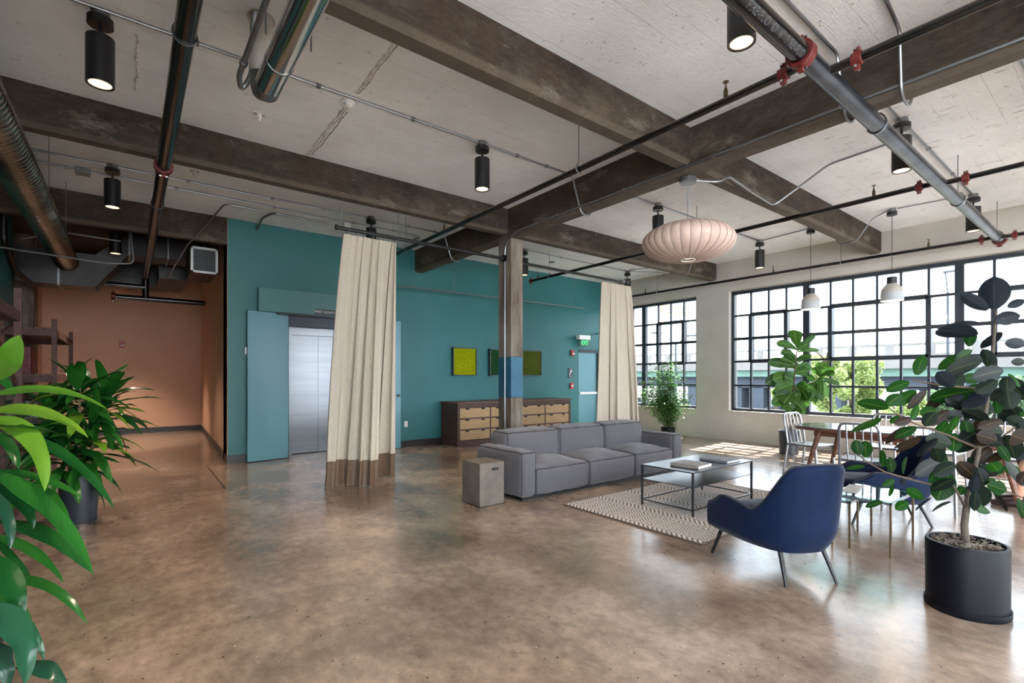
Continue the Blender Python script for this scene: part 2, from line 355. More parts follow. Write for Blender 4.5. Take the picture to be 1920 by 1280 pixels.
# ---- beams
def bprof(a,b,z0,ch): return [(a,C+.05),(a,z0+ch),(a+ch,z0),(b-ch,z0),(b,z0+ch),(b,C+.05)]
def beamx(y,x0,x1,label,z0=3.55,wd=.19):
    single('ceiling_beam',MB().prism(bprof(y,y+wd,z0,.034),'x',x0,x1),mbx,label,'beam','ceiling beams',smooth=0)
GX0,GX1=4.52,4.72
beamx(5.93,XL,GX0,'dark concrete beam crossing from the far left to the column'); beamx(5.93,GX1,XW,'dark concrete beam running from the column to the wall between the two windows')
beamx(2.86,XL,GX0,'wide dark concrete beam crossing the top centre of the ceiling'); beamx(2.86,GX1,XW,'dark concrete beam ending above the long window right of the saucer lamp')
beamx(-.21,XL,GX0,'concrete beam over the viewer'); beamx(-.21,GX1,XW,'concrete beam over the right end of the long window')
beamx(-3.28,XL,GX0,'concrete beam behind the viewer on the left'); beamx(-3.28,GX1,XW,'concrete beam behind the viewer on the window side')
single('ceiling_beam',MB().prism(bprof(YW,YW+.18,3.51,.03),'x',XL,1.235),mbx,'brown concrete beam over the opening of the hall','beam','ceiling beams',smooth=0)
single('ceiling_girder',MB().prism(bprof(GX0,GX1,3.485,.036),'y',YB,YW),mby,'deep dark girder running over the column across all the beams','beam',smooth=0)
# ---- column
co=thing('concrete_column','square concrete column with a blue painted band behind the sofa','column',(4.665,6.05,0))
ca,cb=(4.55,5.89),(4.78,6.21)
part('shaft',MB().box((*ca,0),(*cb,1.07)),mcol,co,True,0,.008); part('paint_band',MB().box((ca[0]-.001,ca[1]-.001,1.07),(cb[0]+.001,cb[1]+.001,1.69)),mcolp,co,True,0,.008,'blue painted band')
part('shaft',MB().box((*ca,1.69),(*cb,3.487)),mcol,co,True,0,.008)
# ---- elevator
ev=thing('elevator','stainless steel elevator doors in a recess half hidden by the curtain','elevator',(2.755,9.4,0))
part('door_panel',MB().box((2.285,9.40,.01),(2.753,9.425,2.133)),msteel,ev,True,0); part('door_panel',MB().box((2.757,9.40,.01),(3.225,9.425,2.133)),msteel,ev,True,0)
part('jamb',MB().box((2.225,9.30,0),(2.283,9.43,2.27)),msteel,ev,True,0); part('jamb',MB().box((3.227,9.30,0),(3.285,9.43,2.27)),msteel,ev,True,0)
part('head',MB().box((2.283,9.32,2.135),(3.227,9.43,2.27)),msteel,ev,True,0); part('sill',MB().box((2.283,9.36,0),(3.227,9.43,.012)),mblack,ev,True,0)
part('navy_soffit',MB().box((2.15,9.02,2.27),(3.36,9.42,2.469)),mnavy,ev,True,0)
hp=thing('header_panel','long teal panel box mounted over the elevator opening','panel',(2.75,8.92,2.46)); part('box',MB().box((1.66,8.85,2.46),(3.9,YW,2.845)),mheadp,hp,True,0,.004)
part('track',MB().box((1.95,8.88,2.43),(3.5,8.99,2.46)),mblack,hp,True,0)
sg=thing('elevator_sign','small black sign reading west elevator on the teal header','sign',(2.73,8.84,2.47))
part('plate',MB().box((2.545,8.838,2.472),(2.925,8.85,2.562)),mblack,sg,True,0)
tm=text_mb('WEST ELEVATOR',.058); tm.xf(Matrix.Translation((2.735,8.836,2.517))@Matrix.Rotation(PI/2,4,'X')@Matrix.Diagonal((.92,1,1,1))); part('lettering',tm,mwhite,sg,True,0)
def leaf(name,a,b,label):
    a=Vector(a);b=Vector(b); d=(b-a); L=d.length; ang=math.atan2(d.y,d.x); t=thing(name,label,'door',(a.x,a.y,0),ang)
    part('panel',MB().box((0,0,.012),(L,.045,2.458)),mdoor,t,False,0,.003)
    return t,L
t,L=leaf('fire_door',(1.504,8.87,0),(2.14,8.985,0),'open teal fire door leaf left of the elevator')
for z in (.35,1.2,2.0): part('latch_plate',MB().box((-.004,.012,z),(0,.034,z+.12)),msteel,t,False,0)
part('hold_open',MB().box((-.02,.06,1.75),(.05,.1,1.86)),mwhite,t,False,0)
part('closer',MB().box((L-.05,-.02,2.46),(L+.3,.03,2.475)),mblack,t,False,0); part('closer_arm',MB().tube([(L-.02,-.02,2.49),(L+.12,-.05,2.50),(L+.26,-.01,2.48)],.008,6),msteel,t)
t,L=leaf('fire_door',(3.40,8.95,0),(4.15,8.86,0),'teal fire door leaf standing open right of the curtain')
part('knob',MB().lathe([(.012,0),(.012,.04),(.026,.05),(.026,.075),(.01,.085)],n=12).xf(Matrix.Translation((L-.06,0,1.03))@Matrix.Rotation(PI/2,4,'X')),msteel,t)
part('latch_plate',MB().box((L,.01,.98),(L+.003,.035,1.1)),msteel,t,False,0)
# ---- exit door
ed=bpy.data.objects.new('door_1',None); COL.objects.link(ed); ed.location=(9.55,YW,0); ed['kind']='structure'; ed['label']='pale teal exit door with push bar beside the right curtain'
part('panel',MB().box((9.165,9.03,.01),(9.86,9.075,2.03)),mdoor,ed,True,0)
part('frame_head',MB().box((9.157,8.985,2.03),(9.944,9.1,2.1)),mframe,ed,True,0); part('frame_jamb',MB().box((9.86,8.985,0),(9.944,9.1,2.03)),mframe,ed,True,0)
part('push_bar',MB().box((9.17,8.96,.94),(9.85,9.03,1.0)),mwhite,ed,True,0,.008)
# ================================================================ lamps and services under the ceiling
mgalv=M('galvanised_steel',S(150,152,155),S(120,122,126),8,.34,.9,.05,30); mcond=M('zinc_conduit',S(140,142,146),None,rough=.35,metal=.85)
mpipeb=M('black_sprinkler_pipe',S(9,9,12),S(26,20,17),3,.2,0,0,40,spec=.6); msteelp=M('raw_steel_pipe',S(96,100,108),S(62,66,74),2.5,.28,.9,.05,20)
mred=M('red_coupling_paint',S(104,26,20),S(84,20,18),12,.5); mduct=M('duct_sheet_metal',S(150,140,130),S(112,104,98),1.5,.24,.95,.04,10)
mdkduct=M('dull_duct_sheet',S(66,64,64),S(48,46,46),2,.4,.85); mchrome=M('chrome',S(200,202,205),None,rough=.15,metal=1)
mlens=M('lit_lens',S(255,240,215),None,emit=(1,.74,.46,1),es=.36); mlensd=M('lamp_reflector',S(60,45,35),None,rough=.4)
mgreyp=M('grey_box_paint',S(120,124,126),None,rough=.5)
lamp_body=MB().lathe([(.078,0),(.081,.0),(.081,.326),(.076,.33),(.0,.33)],n=24,caps=(False,False)).mesh('body',mblack)
lamp_lens=MB().lathe([(.0,.006),(.066,.006)],n=20,caps=(False,False)).mesh('lens',mlens)
lamp_ring=MB().lathe([(.066,.004),(.078,0),(.078,.03),(.066,.02)],n=24,caps=(False,False)).mesh('trim_ring',mlensd)
lamp_stem=MB().cyl((0,0,.325),(0,0,.42),.011,8).mesh('stem',mblack); lamp_can=MB().cyl((0,0,.41),(0,0,.46),.075,20).mesh('canopy',mblack)
lamp_box=MB().cyl((0,0,.46),(0,0,.513),.055,12).mesh('junction_box',mgalv)
def downlight(x,y,label,power=10,z=3.407,spot=78,off=0):
    t=thing('cylinder_downlight',label,'ceiling lamp',(x,y,z),0,'black cylinder downlights')
    for n,me in (('body',lamp_body),('lens',lamp_lens),('trim_ring',lamp_ring),('stem',lamp_stem),('canopy',lamp_can),('junction_box',lamp_box)): link(n,me,t)
    if power:
        l=bpy.data.lights.new('lamp','SPOT'); l.energy=power; l.color=(1,.80,.62); l.spot_size=rad(spot); l.spot_blend=.6; l.shadow_soft_size=.05
        o=bpy.data.objects.new('lamp_light',l); COL.objects.link(o); o.parent=t; o.location=(0,0,-.01)
    return t
for a in ((-.16,4.47,'big black cylinder downlight nearest the upper left corner',70),(-.16,7.6,'black cylinder downlight between the two left beams above the racks',60),
 (3.02,4.42,'black cylinder downlight hanging at the centre of the middle bay',40),(3.03,7.55,'black cylinder downlight half hidden above the left curtain rod',40),
 (2.95,1.52,'black cylinder downlight cut by the top edge beside the big pipe',24),(6.02,1.49,'black cylinder downlight behind the big steel pipe at upper right'),
 (6.12,4.40,'black cylinder downlight partly hidden by the saucer lamp'),(9.25,4.42,'black cylinder downlight over the window corner right of the saucer lamp'),
 (9.28,1.49,'black cylinder downlight at the far right below the big pipe'),(6.2,7.6,'small black cylinder downlight just right of the column'),(9.45,7.66,'black cylinder downlight behind the top of the right curtain')): downlight(*a)
downlight(-.18,10.4,'black cylinder downlight in the dark hall nearest the opening',60); downlight(-.2,13.75,'black cylinder downlight deep in the hall before the peach wall',120,3.407,80)
downlight(-.16,1.45,'added unseen downlight above the viewer on the left',60); downlight(2.95,-1.6,'added unseen downlight behind the viewer in the middle'); downlight(6.0,-1.6,'added unseen downlight behind the viewer on the window side')  # out-of-view downlights added for lighting, the next one too
downlight(9.28,-1.6,'added unseen downlight over the far right end of the long window')
# ---- pendants over the dining table
mpsh=M('pale_ceramic_shade',S(168,160,150),S(178,170,160),20,.55); mpsl=M('light_grey_shade_band',S(168,170,172),None,rough=.5)
def pendant(x,y,label):
    t=thing('pendant_lamp',label,'pendant lamp',(x,y,2.53),0,'pendants over the dining table')
    part('cord',MB().cyl((0,0,.36),(0,0,1.33),.004,6),mblack,t); part('canopy',MB().cyl((0,0,1.29),(0,0,1.345),.065,20),mblack,t); part('junction_box',MB().cyl((0,0,1.345),(0,0,1.389),.05,12),mgalv,t)
    part('cap',MB().lathe([(.062,.255),(.066,.26),(.066,.355),(.06,.36),(.0,.362)],n=24,caps=(False,False)),mblack,t)
    part('shade',MB().lathe([(.066,.258),(.075,.25),(.085,.235),(.115,.20),(.134,.165),(.139,.13)],n=32,caps=(False,False)),mpsh,t)
    part('shade_band',MB().lathe([(.139,.13),(.143,.06),(.145,0),(.138,0),(.135,.06),(.128,.14)],n=32,caps=(False,False)),mpsl,t); part('diffuser',MB().lathe([(0,.03),(.136,.03)],n=24,caps=(False,False)),mlens,t)
    l=bpy.data.lights.new('lamp','POINT'); l.energy=1.5; l.color=(1,.76,.52); l.shadow_soft_size=.1; l.specular_factor=0.2; o=bpy.data.objects.new('lamp_light',l); COL.objects.link(o); o.parent=t; o.location=(0,0,-.03)
pendant(9.14,3.51,'pale bell pendant over the left end of the dining table'); pendant(9.10,2.37,'larger looking pale bell pendant nearer the right over the dining table')
# ---- saucer bubble lamp
msau=M('bubble_lamp_skin',S(192,164,150),S(200,174,161),8,.6); mrib=M('lamp_rib_line',S(120,98,88),None,rough=.7)
SX,SY,SZ=4.68,2.99,2.62
t=thing('saucer_lamp','large pinkish ribbed saucer lamp hanging from the girder above the coffee table','pendant lamp',(SX,SY,SZ))
prof=[]
for i in range(19):
    a=-PI/2+PI*i/18; rr=.07+.405*math.cos(a)**.85 if math.cos(a)>0 else .07; prof.append((rr,.185+.185*math.sin(a)*(1.0)))
def sau(u,v):
    i=v*18; k=min(int(i),17); f=i-k; r=prof[k][0]*(1-f)+prof[k+1][0]*f; z=prof[k][1]*(1-f)+prof[k+1][1]*f
    g=abs(math.sin(u*PI*30)); r*=1-.020*(1-g)**1.5; a=u*2*PI; return Vector((r*math.cos(a),r*math.sin(a),z))
part('skin',MB().grid(sau,240,25,closeu=True),msau,t,smooth=60)
rib=MB().tube([(r*.984,0,z) for r,z in prof],.0022,5).mesh('rib',mrib)  # ribs are thin tubes in a darker brown than the skin
for k in range(30): link('rib',rib,t).rotation_euler=(0,0,2*PI*k/30)
part('rim_ring',MB().tube([(.072*math.cos(a),.072*math.sin(a),0) for a in [2*PI*i/24 for i in range(24)]],.006,6,closed=True),mwhite,t); part('diffuser',MB().lathe([(0,.02),(.07,.02)],n=20,caps=(False,False)),mlens,t)
part('cord',MB().cyl((0,0,.36),(0,0,.83),.006,8),mgreyp,t); part('canopy',MB().cyl((0,0,.815),(0,0,.865),.085,24),mgalv,t)
# ---- sprinkler pipes
def coupling(p,ax,r,parent,big=False):
    mb=MB(); a=Vector(p); d=Vector(ax); w_=.03 if not big else .035; q=r*1.32+.004
    mb.cyl(a-d*w_,a+d*w_,q,18); up=Vector((0,0,1)); 
    for s in (-1,1):
        c=a+up*s*(q+.014); mb.obox(c,(.034,.034,.03),Matrix.Identity(3))
    o=part('coupling',mb,mred,parent,True,bevel=.004,label='red grooved coupling')
    side=d.cross(up)
    for s in (-1,1):
        c=a+up*s*(q+.014)-Vector(parent.location); part('bolt',MB().cyl(c-side*.035,c+side*.035,.009,8),mchrome,o)
def hanger(p,r,parent,top=C):
    x,y,z=p; part('hanger',MB().cyl((x,y,z+r),(x,y,top),.005,6).tube([(x,y+0*math.cos(a),z) for a in (0,)]*1+[(x,y,z)] ,.001,3) if False else MB().cyl((x,y,z+r+.02),(x,y,top),.005,6).cyl((x-.012,y,z),(x+.012,y,z),r+.005,16),mgalv,parent,True)
def hang_ring(p,ax,r,parent,top=C):
    p=Vector(p); d=Vector(ax); s=d.cross(Vector((0,0,1))); mb=MB().cyl(p+Vector((0,0,r+.03)),(p.x,p.y,top),.005,6)
    mb.tube([p+(s*math.cos(a)+Vector((0,0,1))*math.sin(a))*(r+.006)+(Vector((0,0,.03))*max(0,math.sin(a))**3) for a in [2*PI*i/16 for i in range(16)]],.006,5,closed=True)
    part('hanger',mb,mgalv,parent,True)
def head(p,parent):   # upright sprinkler head above the pipe
    p=Vector(p); o=part('sprinkler_head',MB().cyl(p,p+Vector((0,0,.055)),.016,8).cyl(p+Vector((0,0,.055)),p+Vector((0,0,.075)),.011,8).cyl(p+Vector((0,0,.115)),p+Vector((0,0,.12)),.022,10).cyl(p+Vector((.009,0,.075)),p+Vector((.009,0,.116)),.003,5).cyl(p+Vector((-.009,0,.075)),p+Vector((-.009,0,.116)),.003,5),M('brass',S(96,82,58),None,rough=.3,metal=.9) if 'brass' not in MATS else MATS['brass'],parent,True)
ZP=3.40; YM=1.335; mstencil=M('pipe_stencil_paint',S(74,78,86),None,rough=.6)
mn=thing('sprinkler_main','thick sprinkler main pipe slanting across the upper right corner','pipe',(4.3,YM,ZP))
xc=Pz(1512,97,ZP).x
part('pipe',MB().cyl((1.3,YM,ZP),(xc,YM,ZP),.06,24),mpipeb,mn,True,label='black painted length of pipe'); part('pipe',MB().cyl((xc,YM,ZP),(10.08,YM,ZP),.06,24),msteelp,mn,True,label='bare steel length of pipe')
coupling((xc,YM,ZP),(1,0,0),.06,mn,True); coupling((10.09,YM,ZP),(1,0,0),.06,mn,True)
for x in (4.75,7.5,9.9): hang_ring((x,YM,ZP),(1,0,0),.06,mn)
tm=text_mb('FIRE-FLO  \u00d8  4"  FIRE-FLO',.062,.0,'RIGHT'); r0=.0606
vv=[]
for v in tm.v:
    a=rad(232)-v.y/r0; vv.append(Vector((xc-.05+v.x,YM+math.cos(a)*r0,ZP+math.sin(a)*r0)))
tm.v=vv; part('stencil',tm,mstencil,mn,True,0,stuff=True)
def branch(label,X,y0,y1,cps,heads,hangs,r=.028,z=ZP):
    t=thing('sprinkler_branch',label,'pipe',(X,(y0+y1)/2,z),0,'sprinkler branch pipes'); part('pipe',MB().cyl((X,y0,z),(X,y1,z),r,14),mpipeb,t,True)
    for y in cps: coupling((X,y,z),(0,1,0),r,t)
    for y in heads: head((X,y,z+r*.8),t)
    for y in hangs: hang_ring((X,y,z),(0,1,0),r,t)
    return t
branch('black branch pipe from the column beam up to the big main',3.46,8.9,YM+.05,(YM+.16,),(1.9,6.0),(3.4,7.2))
branch('black branch pipe leaving the top right corner',3.66,YM-.05,YB+.1,(YM-.20,),(-.6,),(-1.5,))
branch('black branch pipe passing behind the saucer lamp',6.65,7.9,YM+.05,(7.93,YM+.16),(1.9,7.7),(7.35,4.1))
branch('black branch pipe at the right edge below the big main',6.72,YM-.05,YB+.1,(YM-.20,),(),(-1.2,))
branch('black branch pipe along the top of the window wall',9.86,8.75,YM+.05,(8.78,YM+.16),(7.45,4.45,2.1),(7.1,3.3),z=3.39)
branch('short black branch pipe past the end of the main',9.9,YM-.05,YB+.1,(YM-.18,),(),(-1.2,),z=3.39)
lp=thing('standpipe_run','thick black pipe running over the left side toward the hall','pipe',(.262,5,3.42)); part('pipe',MB().cyl((.262,1.7,3.42),(.262,12.4,3.42),.057,24),mpipeb,lp,True)
coupling((.262,Pz(307,312,3.42).y,3.42),(0,1,0),.057,lp,True)
for px in ((348,84),(291,391)): hang_ring((.262,Pz(px[0],px[1],3.36).y,3.42),(0,1,0),.057,lp)
part('elbow',MB().tube(bez([(.262,12.35,3.42),(.262,12.55,3.42),(.262,12.55,3.0)]),.058,14),mpipeb,lp,True)
hpp=thing('hall_pipe','black pipe crossing the hall under the ducts','pipe',(.4,12.55,3.0)); part('pipe',MB().cyl((-.25,12.55,2.98),(1.3,12.55,2.98),.055,14),mpipeb,hpp,True); part('pipe',MB().cyl((-.9,12.45,3.2),(.25,12.45,3.2),.05,14),mpipeb,hpp,True)
coupling((-.25,12.55,2.98),(1,0,0),.055,hpp,True)
# ---- exhaust flue with elbow into the ceiling
ye=Pz(488,172,3.38).y
fl=thing('metal_flue','shiny round metal flue with an elbow turning up into the ceiling at top left','duct',(.763,ye,3.4))
part('pipe',MB().cyl((.763,1.7,3.40),(.763,ye-.10,3.40),.085,28),mchrome,fl,True); part('sleeve',MB().cyl((.763,ye-.42,3.40),(.763,ye-.40,3.40),.088,28),mgalv,fl,True)
part('elbow',MB().tube([(.763,ye-.10,3.40),(.763,ye-.02,3.40),(.757,ye+.03,3.42),(.745,ye+.04,3.47),(.74,ye+.03,3.53)],[.085,.085,.083,.078,.075],24),mgalv,fl,True); part('riser',MB().cyl((.74,ye+.03,3.52),(.74,ye+.03,C),.074,24),mwin,fl,True)
part('collar',MB().cyl((.74,ye+.03,C-.012),(.74,ye+.03,C),.09,24),mwin,fl,True)
for dx in (-.12,.14): part('hanger',MB().cyl((.763+dx,ye-.6,3.42),(.763+dx,ye-.6,C),.005,6),mgalv,fl,True)
cd=thing('flexible_conduit','thin metal conduit looping beside the flue elbow','conduit',(.66,3.7,3.5)); 
part('pipe',MB().tube(bez([(.60,1.8,3.46),(.60,ye-.12,3.46),(.60,ye+.05,3.46),(.64,ye+.18,3.44),(.69,ye+.10,3.52),(.67,ye-.1,3.86)]),.018,10),mcond,cd,True); part('clamp',MB().cyl((.60,ye-.16,3.46),(.60,ye-.13,3.46),.026,10),mgalv,cd,True)
# ---- conduits along the lamp rows
def conduit(label,pts,r=.011,clips=()):
    t=thing('conduit_run',label,'conduit',pts[len(pts)//2],0,'surface conduits'); part('tube',MB().tube(bez(pts),r,8),mcond,t,True)
    for c in clips: part('clip',MB().obox(c,(.035,.035,.03),Matrix.Identity(3)),mgalv,t,True)
zc=C-.014
def vb(y,x0,x1): return [(x0,y,zc),(4.34,y,zc),(4.38,y,zc-.02),(4.54,y,3.455),(4.70,y,3.455),(4.86,y,zc-.02),(4.92,y,zc),(x1,y,zc)]
conduit('conduit linking the middle row of downlights and bending under the girder',vb(4.42,XL+.02,9.25),clips=[(x,4.42,zc) for x in (.4,1.3,2.2,3.5,3.95,5.6,7.4,8.3)])
conduit('conduit linking the row of downlights above the left curtain',vb(7.6,XL+.02,9.45),clips=[(x,7.6,zc) for x in (-.9,.6,1.6,2.3,3.7,4.2,5.6,7.2,8.2)])
conduit('second thin conduit behind the row above the curtain',[(XL+.02,7.98,zc),(4.0,7.98,zc),(4.12,7.98,zc-.03),(4.06,8.15,zc-.03)],clips=[(x,7.98,zc) for x in (-.6,.5,1.7,2.9,3.6)])
conduit('conduit linking the front row of downlights and dipping under the girder at upper right',vb(1.49,2.95,9.28),.012,[(x,1.49,zc) for x in (5.4,7.0,8.1)])
conduit('conduit dipping under the girder right of the big pipe',[(3.3,1.02,zc),(4.32,1.10,zc),(4.40,1.10,zc-.04),(4.52,1.12,3.45),(4.72,1.12,3.45),(4.80,1.12,3.56)],.012)
conduit('conduit along the lower edge of the girder down the column',[(GX0-.014,-4,3.535),(GX0-.014,5.70,3.535),(4.53,5.875,3.49),(4.53,6.0,3.40),(4.538,6.03,3.25),(4.538,6.03,.02)],.012,[(GX0-.014,y,3.535) for y in (1.5,2.6,3.7,4.8)])
conduit('conduit looping from the saucer lamp canopy under the beam to the ceiling',[(4.76,2.96,3.47),(4.95,2.80,3.45),(5.15,2.79,3.56),(5.75,2.83,3.53),(6.3,2.84,3.50),(6.45,2.6,3.70),(6.5,2.3,3.88),(6.5,1.7,zc)],.012)
conduit('conduit from the corner lamp to the first pendant',[(9.25,4.42,zc),(9.2,4.0,zc),(9.14,3.51,zc)],.009)
conduit('conduit sagging under the beam between the two pendants',[(9.14,3.45,zc),(9.13,3.2,3.86),(9.12,3.08,3.53),(9.12,2.84,3.53),(9.10,2.62,3.84),(9.10,2.42,zc)],.010)
conduit('conduit from the second pendant toward the big pipe',[(9.10,2.3,zc),(9.2,1.55,zc)],.009)
conduit('conduit sagging under the beam below the saucer lamp',[(9.3,5.3,zc),(9.3,5.82,3.86),(9.3,5.95,3.54),(9.3,6.10,3.54),(9.3,6.25,3.80),(9.3,7.5,zc)],.010)
conduit('pale conduit hanging in front of the teal wall right of the left curtain',[(3.4,8.62,3.02),(4.2,8.62,3.10),(9.0,8.62,3.10)],.013)
for k,(x,lab) in enumerate(((5.2,'thin rod holding the pale conduit left of the column'),(8.6,'thin rod holding the pale conduit near the right curtain'))): single('hanger_rod',MB().cyl((x,8.62,3.10),(x,8.62,C),.004,6),mgalv,lab,'rod')
conduit('conduit zigzag beside the corner downlight behind the right curtain',[(9.45,7.6,zc),(10.1,7.2,zc),(10.2,7.1,zc-.03),(9.9,7.75,3.55),(9.86,7.9,3.42)],.009)
conduit('conduit at the far upper right bending along the ceiling',[(5.0,.62,zc),(7.1,.60,zc),(7.35,.50,zc-.02),(7.6,.1,zc),(7.6,-.6,zc)],.012,[(x,.61,zc) for x in (5.6,6.5)])
conduit('bent conduit stub over the teal wall corner',[(2.6,8.25,zc),(2.05,8.25,zc),(1.75,8.25,zc),(1.66,8.6,zc-.01),(1.66,8.97,3.80)],.018)
conduit('diagonal conduit leaving the ceiling toward the hall duct',[(1.6,8.25,zc),(1.1,8.25,zc),(.95,8.7,3.72),(.72,9.15,3.45),(.50,10.2,3.05)],.013)
single('conduit_box',MB().box((-.52,7.90,C-.07),(-.38,8.04,C)),mgreyp,'small grey square conduit box on the ceiling near the left downlight','junction box',smooth=0,bevel=.004)
def pdet(px,z,label,mat=mwhite,r=.055):
    p=Pz(px[0],px[1],z); t=thing('smoke_detector',label,'smoke detector',(p.x,p.y,z)); part('base',MB().lathe([(r,0),(r,-.012),(r*.9,-.02)],n=20),mat,t); part('sensor',MB().lathe([(r*.75,-.02),(r*.7,-.04),(r*.3,-.05)],n=20),mat,t)
pdet((653,191),C-.001,'round white detector on the ceiling joint left of centre')
p=Pz(650,425,C-.05); t=thing('smoke_detector','white dome detector beside the left end of the curtain rod','smoke detector',(p.x,p.y,C)); part('box',MB().box((-.05,-.05,-.06),(.05,.05,0)),mwhite,t,smooth=0); part('dome',MB().lathe([(.07,-.06),(.068,-.085),(.055,-.11),(.02,-.115)],n=20),mwhite,t)
single('ceiling_disc',MB().cyl((7.35,8.05,C-.012),(7.35,8.05,C),.07,20),mgalv,'flat grey disc on the ceiling right of the column','ceiling plate')
for k,(px,lab) in enumerate((((486,212),'ragged plaster lump with a bracket on the ceiling below the flue'),((365,320),'small plaster lump on the ceiling right of the thick black pipe'))):
    p=Pz(px[0],px[1],C); t=thing('plaster_lump',lab,'plaster lump',(p.x,p.y,C)); part('bracket',MB().box((-.05,-.02,-.012),(.05,.03,0)),mwin,t,smooth=0); part('lump',MB().lathe([(.02,0),(.026,-.03),(.018,-.055),(.005,-.08)],n=8),mridge,t)
# ---- spiral duct, plenum, grille duct
sd=thing('spiral_duct','large ribbed spiral duct slanting down the upper left edge','duct',(-.80,6,3.25))
pts=[];rs=[]
y=2.2
while y<10.75: pts+=[(-.80,y,3.25),(-.80,y+.052,3.25),(-.80,y+.06,3.25),(-.80,y+.068,3.25)]; rs+=[.148,.148,.155,.148]; y+=.076
part('tube',MB().tube(pts,rs,40),mduct,sd,True,smooth=50)
part('label_plate',MB().grid(lambda u,v: Vector((-.80+.158*math.cos(rad(-20-70*u)),7.3+.30*v,3.25+.158*math.sin(rad(-20-55*u)))),6,3),M('grey_label',S(150,150,152),S(110,110,114),40,.5,stretch=(1,20,1)),sd,True,smooth=0)
for y in (6.9,8.6): part('hanger',MB().cyl((-.65,y,3.26),(-.65,y,C),.003,5).cyl((-.95,y,3.26),(-.95,y,C),.003,5),mgalv,sd,True)
pl=thing('plenum_duct','sheet metal plenum box crossing the hall at the end of the spiral duct','duct',(-.3,11,3))
part('box',MB().prism([(10.75,2.88),(11.35,2.88),(11.35,3.42),(10.75,3.42)],'x',-1.40,-.45),mdkduct,pl,True,0); part('offset',MB().add([(-.45,10.75,2.88),(-.45,11.35,2.88),(-.45,11.35,3.42),(-.45,10.75,3.42),(.0,10.75,3.5),(.0,11.35,3.5),(.0,11.35,3.86),(.0,10.75,3.86)],[(0,1,5,4),(1,2,6,5),(2,3,7,6),(3,0,4,7)]),mdkduct,pl,True,0)
part('box',MB().box((0,10.75,3.5),(1.2,11.35,3.86)),mdkduct,pl,True,0)
for x in (-.9,.0,.55,1.1): part('flange',MB().box((x-.012,10.73,2.86 if x<-.4 else 3.48),(x+.012,11.37,3.44 if x<-.4 else 3.88)),mgalv,pl,True,0)
gd=thing('grille_duct','short duct with a white mesh grille beside the hall wall corner','duct',(1.0,9.9,3.12)); x0,x1,z0,z1=.80,1.19,3.12,3.55
part('body',MB().box((x0+.01,9.72,z0+.01),(x1-.01,10.7,z1-.01)),mdkduct,gd,True,0)
fr=MB().box((x0,9.68,z0),(x1,9.72,z0+.035)).box((x0,9.68,z1-.035),(x1,9.72,z1)).box((x0,9.68,z0),(x0+.035,9.72,z1)).box((x1-.035,9.68,z0),(x1,9.72,z1)); part('frame',fr,mwhite,gd,True,0)
gm=MB(); n=9
for i in range(-n,n+1):
    for s in (-1,1):
        xc_=(x0+x1)/2+i*.045; a=Vector((xc_-s*.20,9.70,z0+.02)); b=Vector((xc_+s*.20,9.70,z1-.02))
        ts=[0,1]
        for X in (x0+.03,x1-.03):
            tt=(X-a.x)/(b.x-a.x)
            if 0<tt<1: ts.append(tt)
        ts.sort(); 
        for q in range(len(ts)-1):
            m_=a+(b-a)*((ts[q]+ts[q+1])/2)
            if x0+.03<m_.x<x1-.03: gm.cyl(a+(b-a)*ts[q],a+(b-a)*ts[q+1],.0045,4)
part('grille',gm,mgreyp,gd,True,0)
hd=thing('hall_duct_run','dark rectangular ducts high in the hall','duct',(.3,13.2,3.3)); part('box',MB().box((-1.2,12.9,3.3),(.9,13.5,3.75)),mdkduct,hd,True,0); part('box',MB().box((.45,11.7,3.3),(.95,12.9,3.65)),mdkduct,hd,True,0)
conduit('looping conduit in front of the dark hall ducts',[(XL+.02,9.3,3.10),(-.3,9.35,3.05),(.05,9.35,3.08),(.02,9.35,3.5),(.0,9.3,3.88)],.013)
conduit('curved conduit under the hall beam',[(-1.2,9.6,3.3),(-.75,9.5,3.45),(-.1,9.45,3.42)],.013)
single('bent_pipe',MB().tube(bez([(-1.33,9.4,3.9),(-1.33,9.4,3.2),(-1.31,10.0,2.93),(-1.22,10.6,2.84)]),.035,12),mdkduct,'bent metal pipe behind the spiral duct','pipe')
single('emergency_light',MB().box((XL,8.55,2.93),(XL+.10,8.85,3.13)),mwhite,'white box on the teal wall at the left edge','emergency light',smooth=0,bevel=.01)
# ================================================================ furniture
mcan=M('natural_linen_canvas',S(180,168,152),S(192,181,165),60,.85,0,.25,300,spec=.15,sheen=.2); mhem=M('brown_satin_hem',S(96,74,56),S(110,86,66),30,.45,0,.15,150,sheen=.3)
mfab=M('slate_linen_upholstery',S(88,86,90),S(99,96,101),120,.9,0,.4,300,spec=.15,sheen=.25); mpip=M('dark_piping',S(42,40,44),None,rough=.8)
mconc=M('grey_brown_concrete_block',S(94,84,76),S(112,101,92),5,.7,0,.15,60); mwalnut=M('dark_stained_wood',S(66,42,36),S(92,62,54),6,.5,0,.25,25,(1,1,6)); mtopw=M('worn_wood_top',S(110,82,68),S(86,60,50),7,.5,0,.3,25,(.4,3,3))
mply=M('oak_drawer_front',S(168,134,94),S(188,154,112),9,.55,0,.2,30,(.35,1,4)); mmetal=M('blackened_steel',S(84,88,94),S(70,74,80),8,.3,.85)
mvel=M('blue_velvet',S(2,18,46),S(3,24,56),14,.75,0,.12,120,spec=.2,sheen=.15); mvel2=mvel
malu=M('brushed_aluminium',S(188,188,190),S(168,168,172),20,.32,.9,.04,60); mbrass=M('aged_brass_leg',S(150,132,104),None,rough=.3,metal=.9)
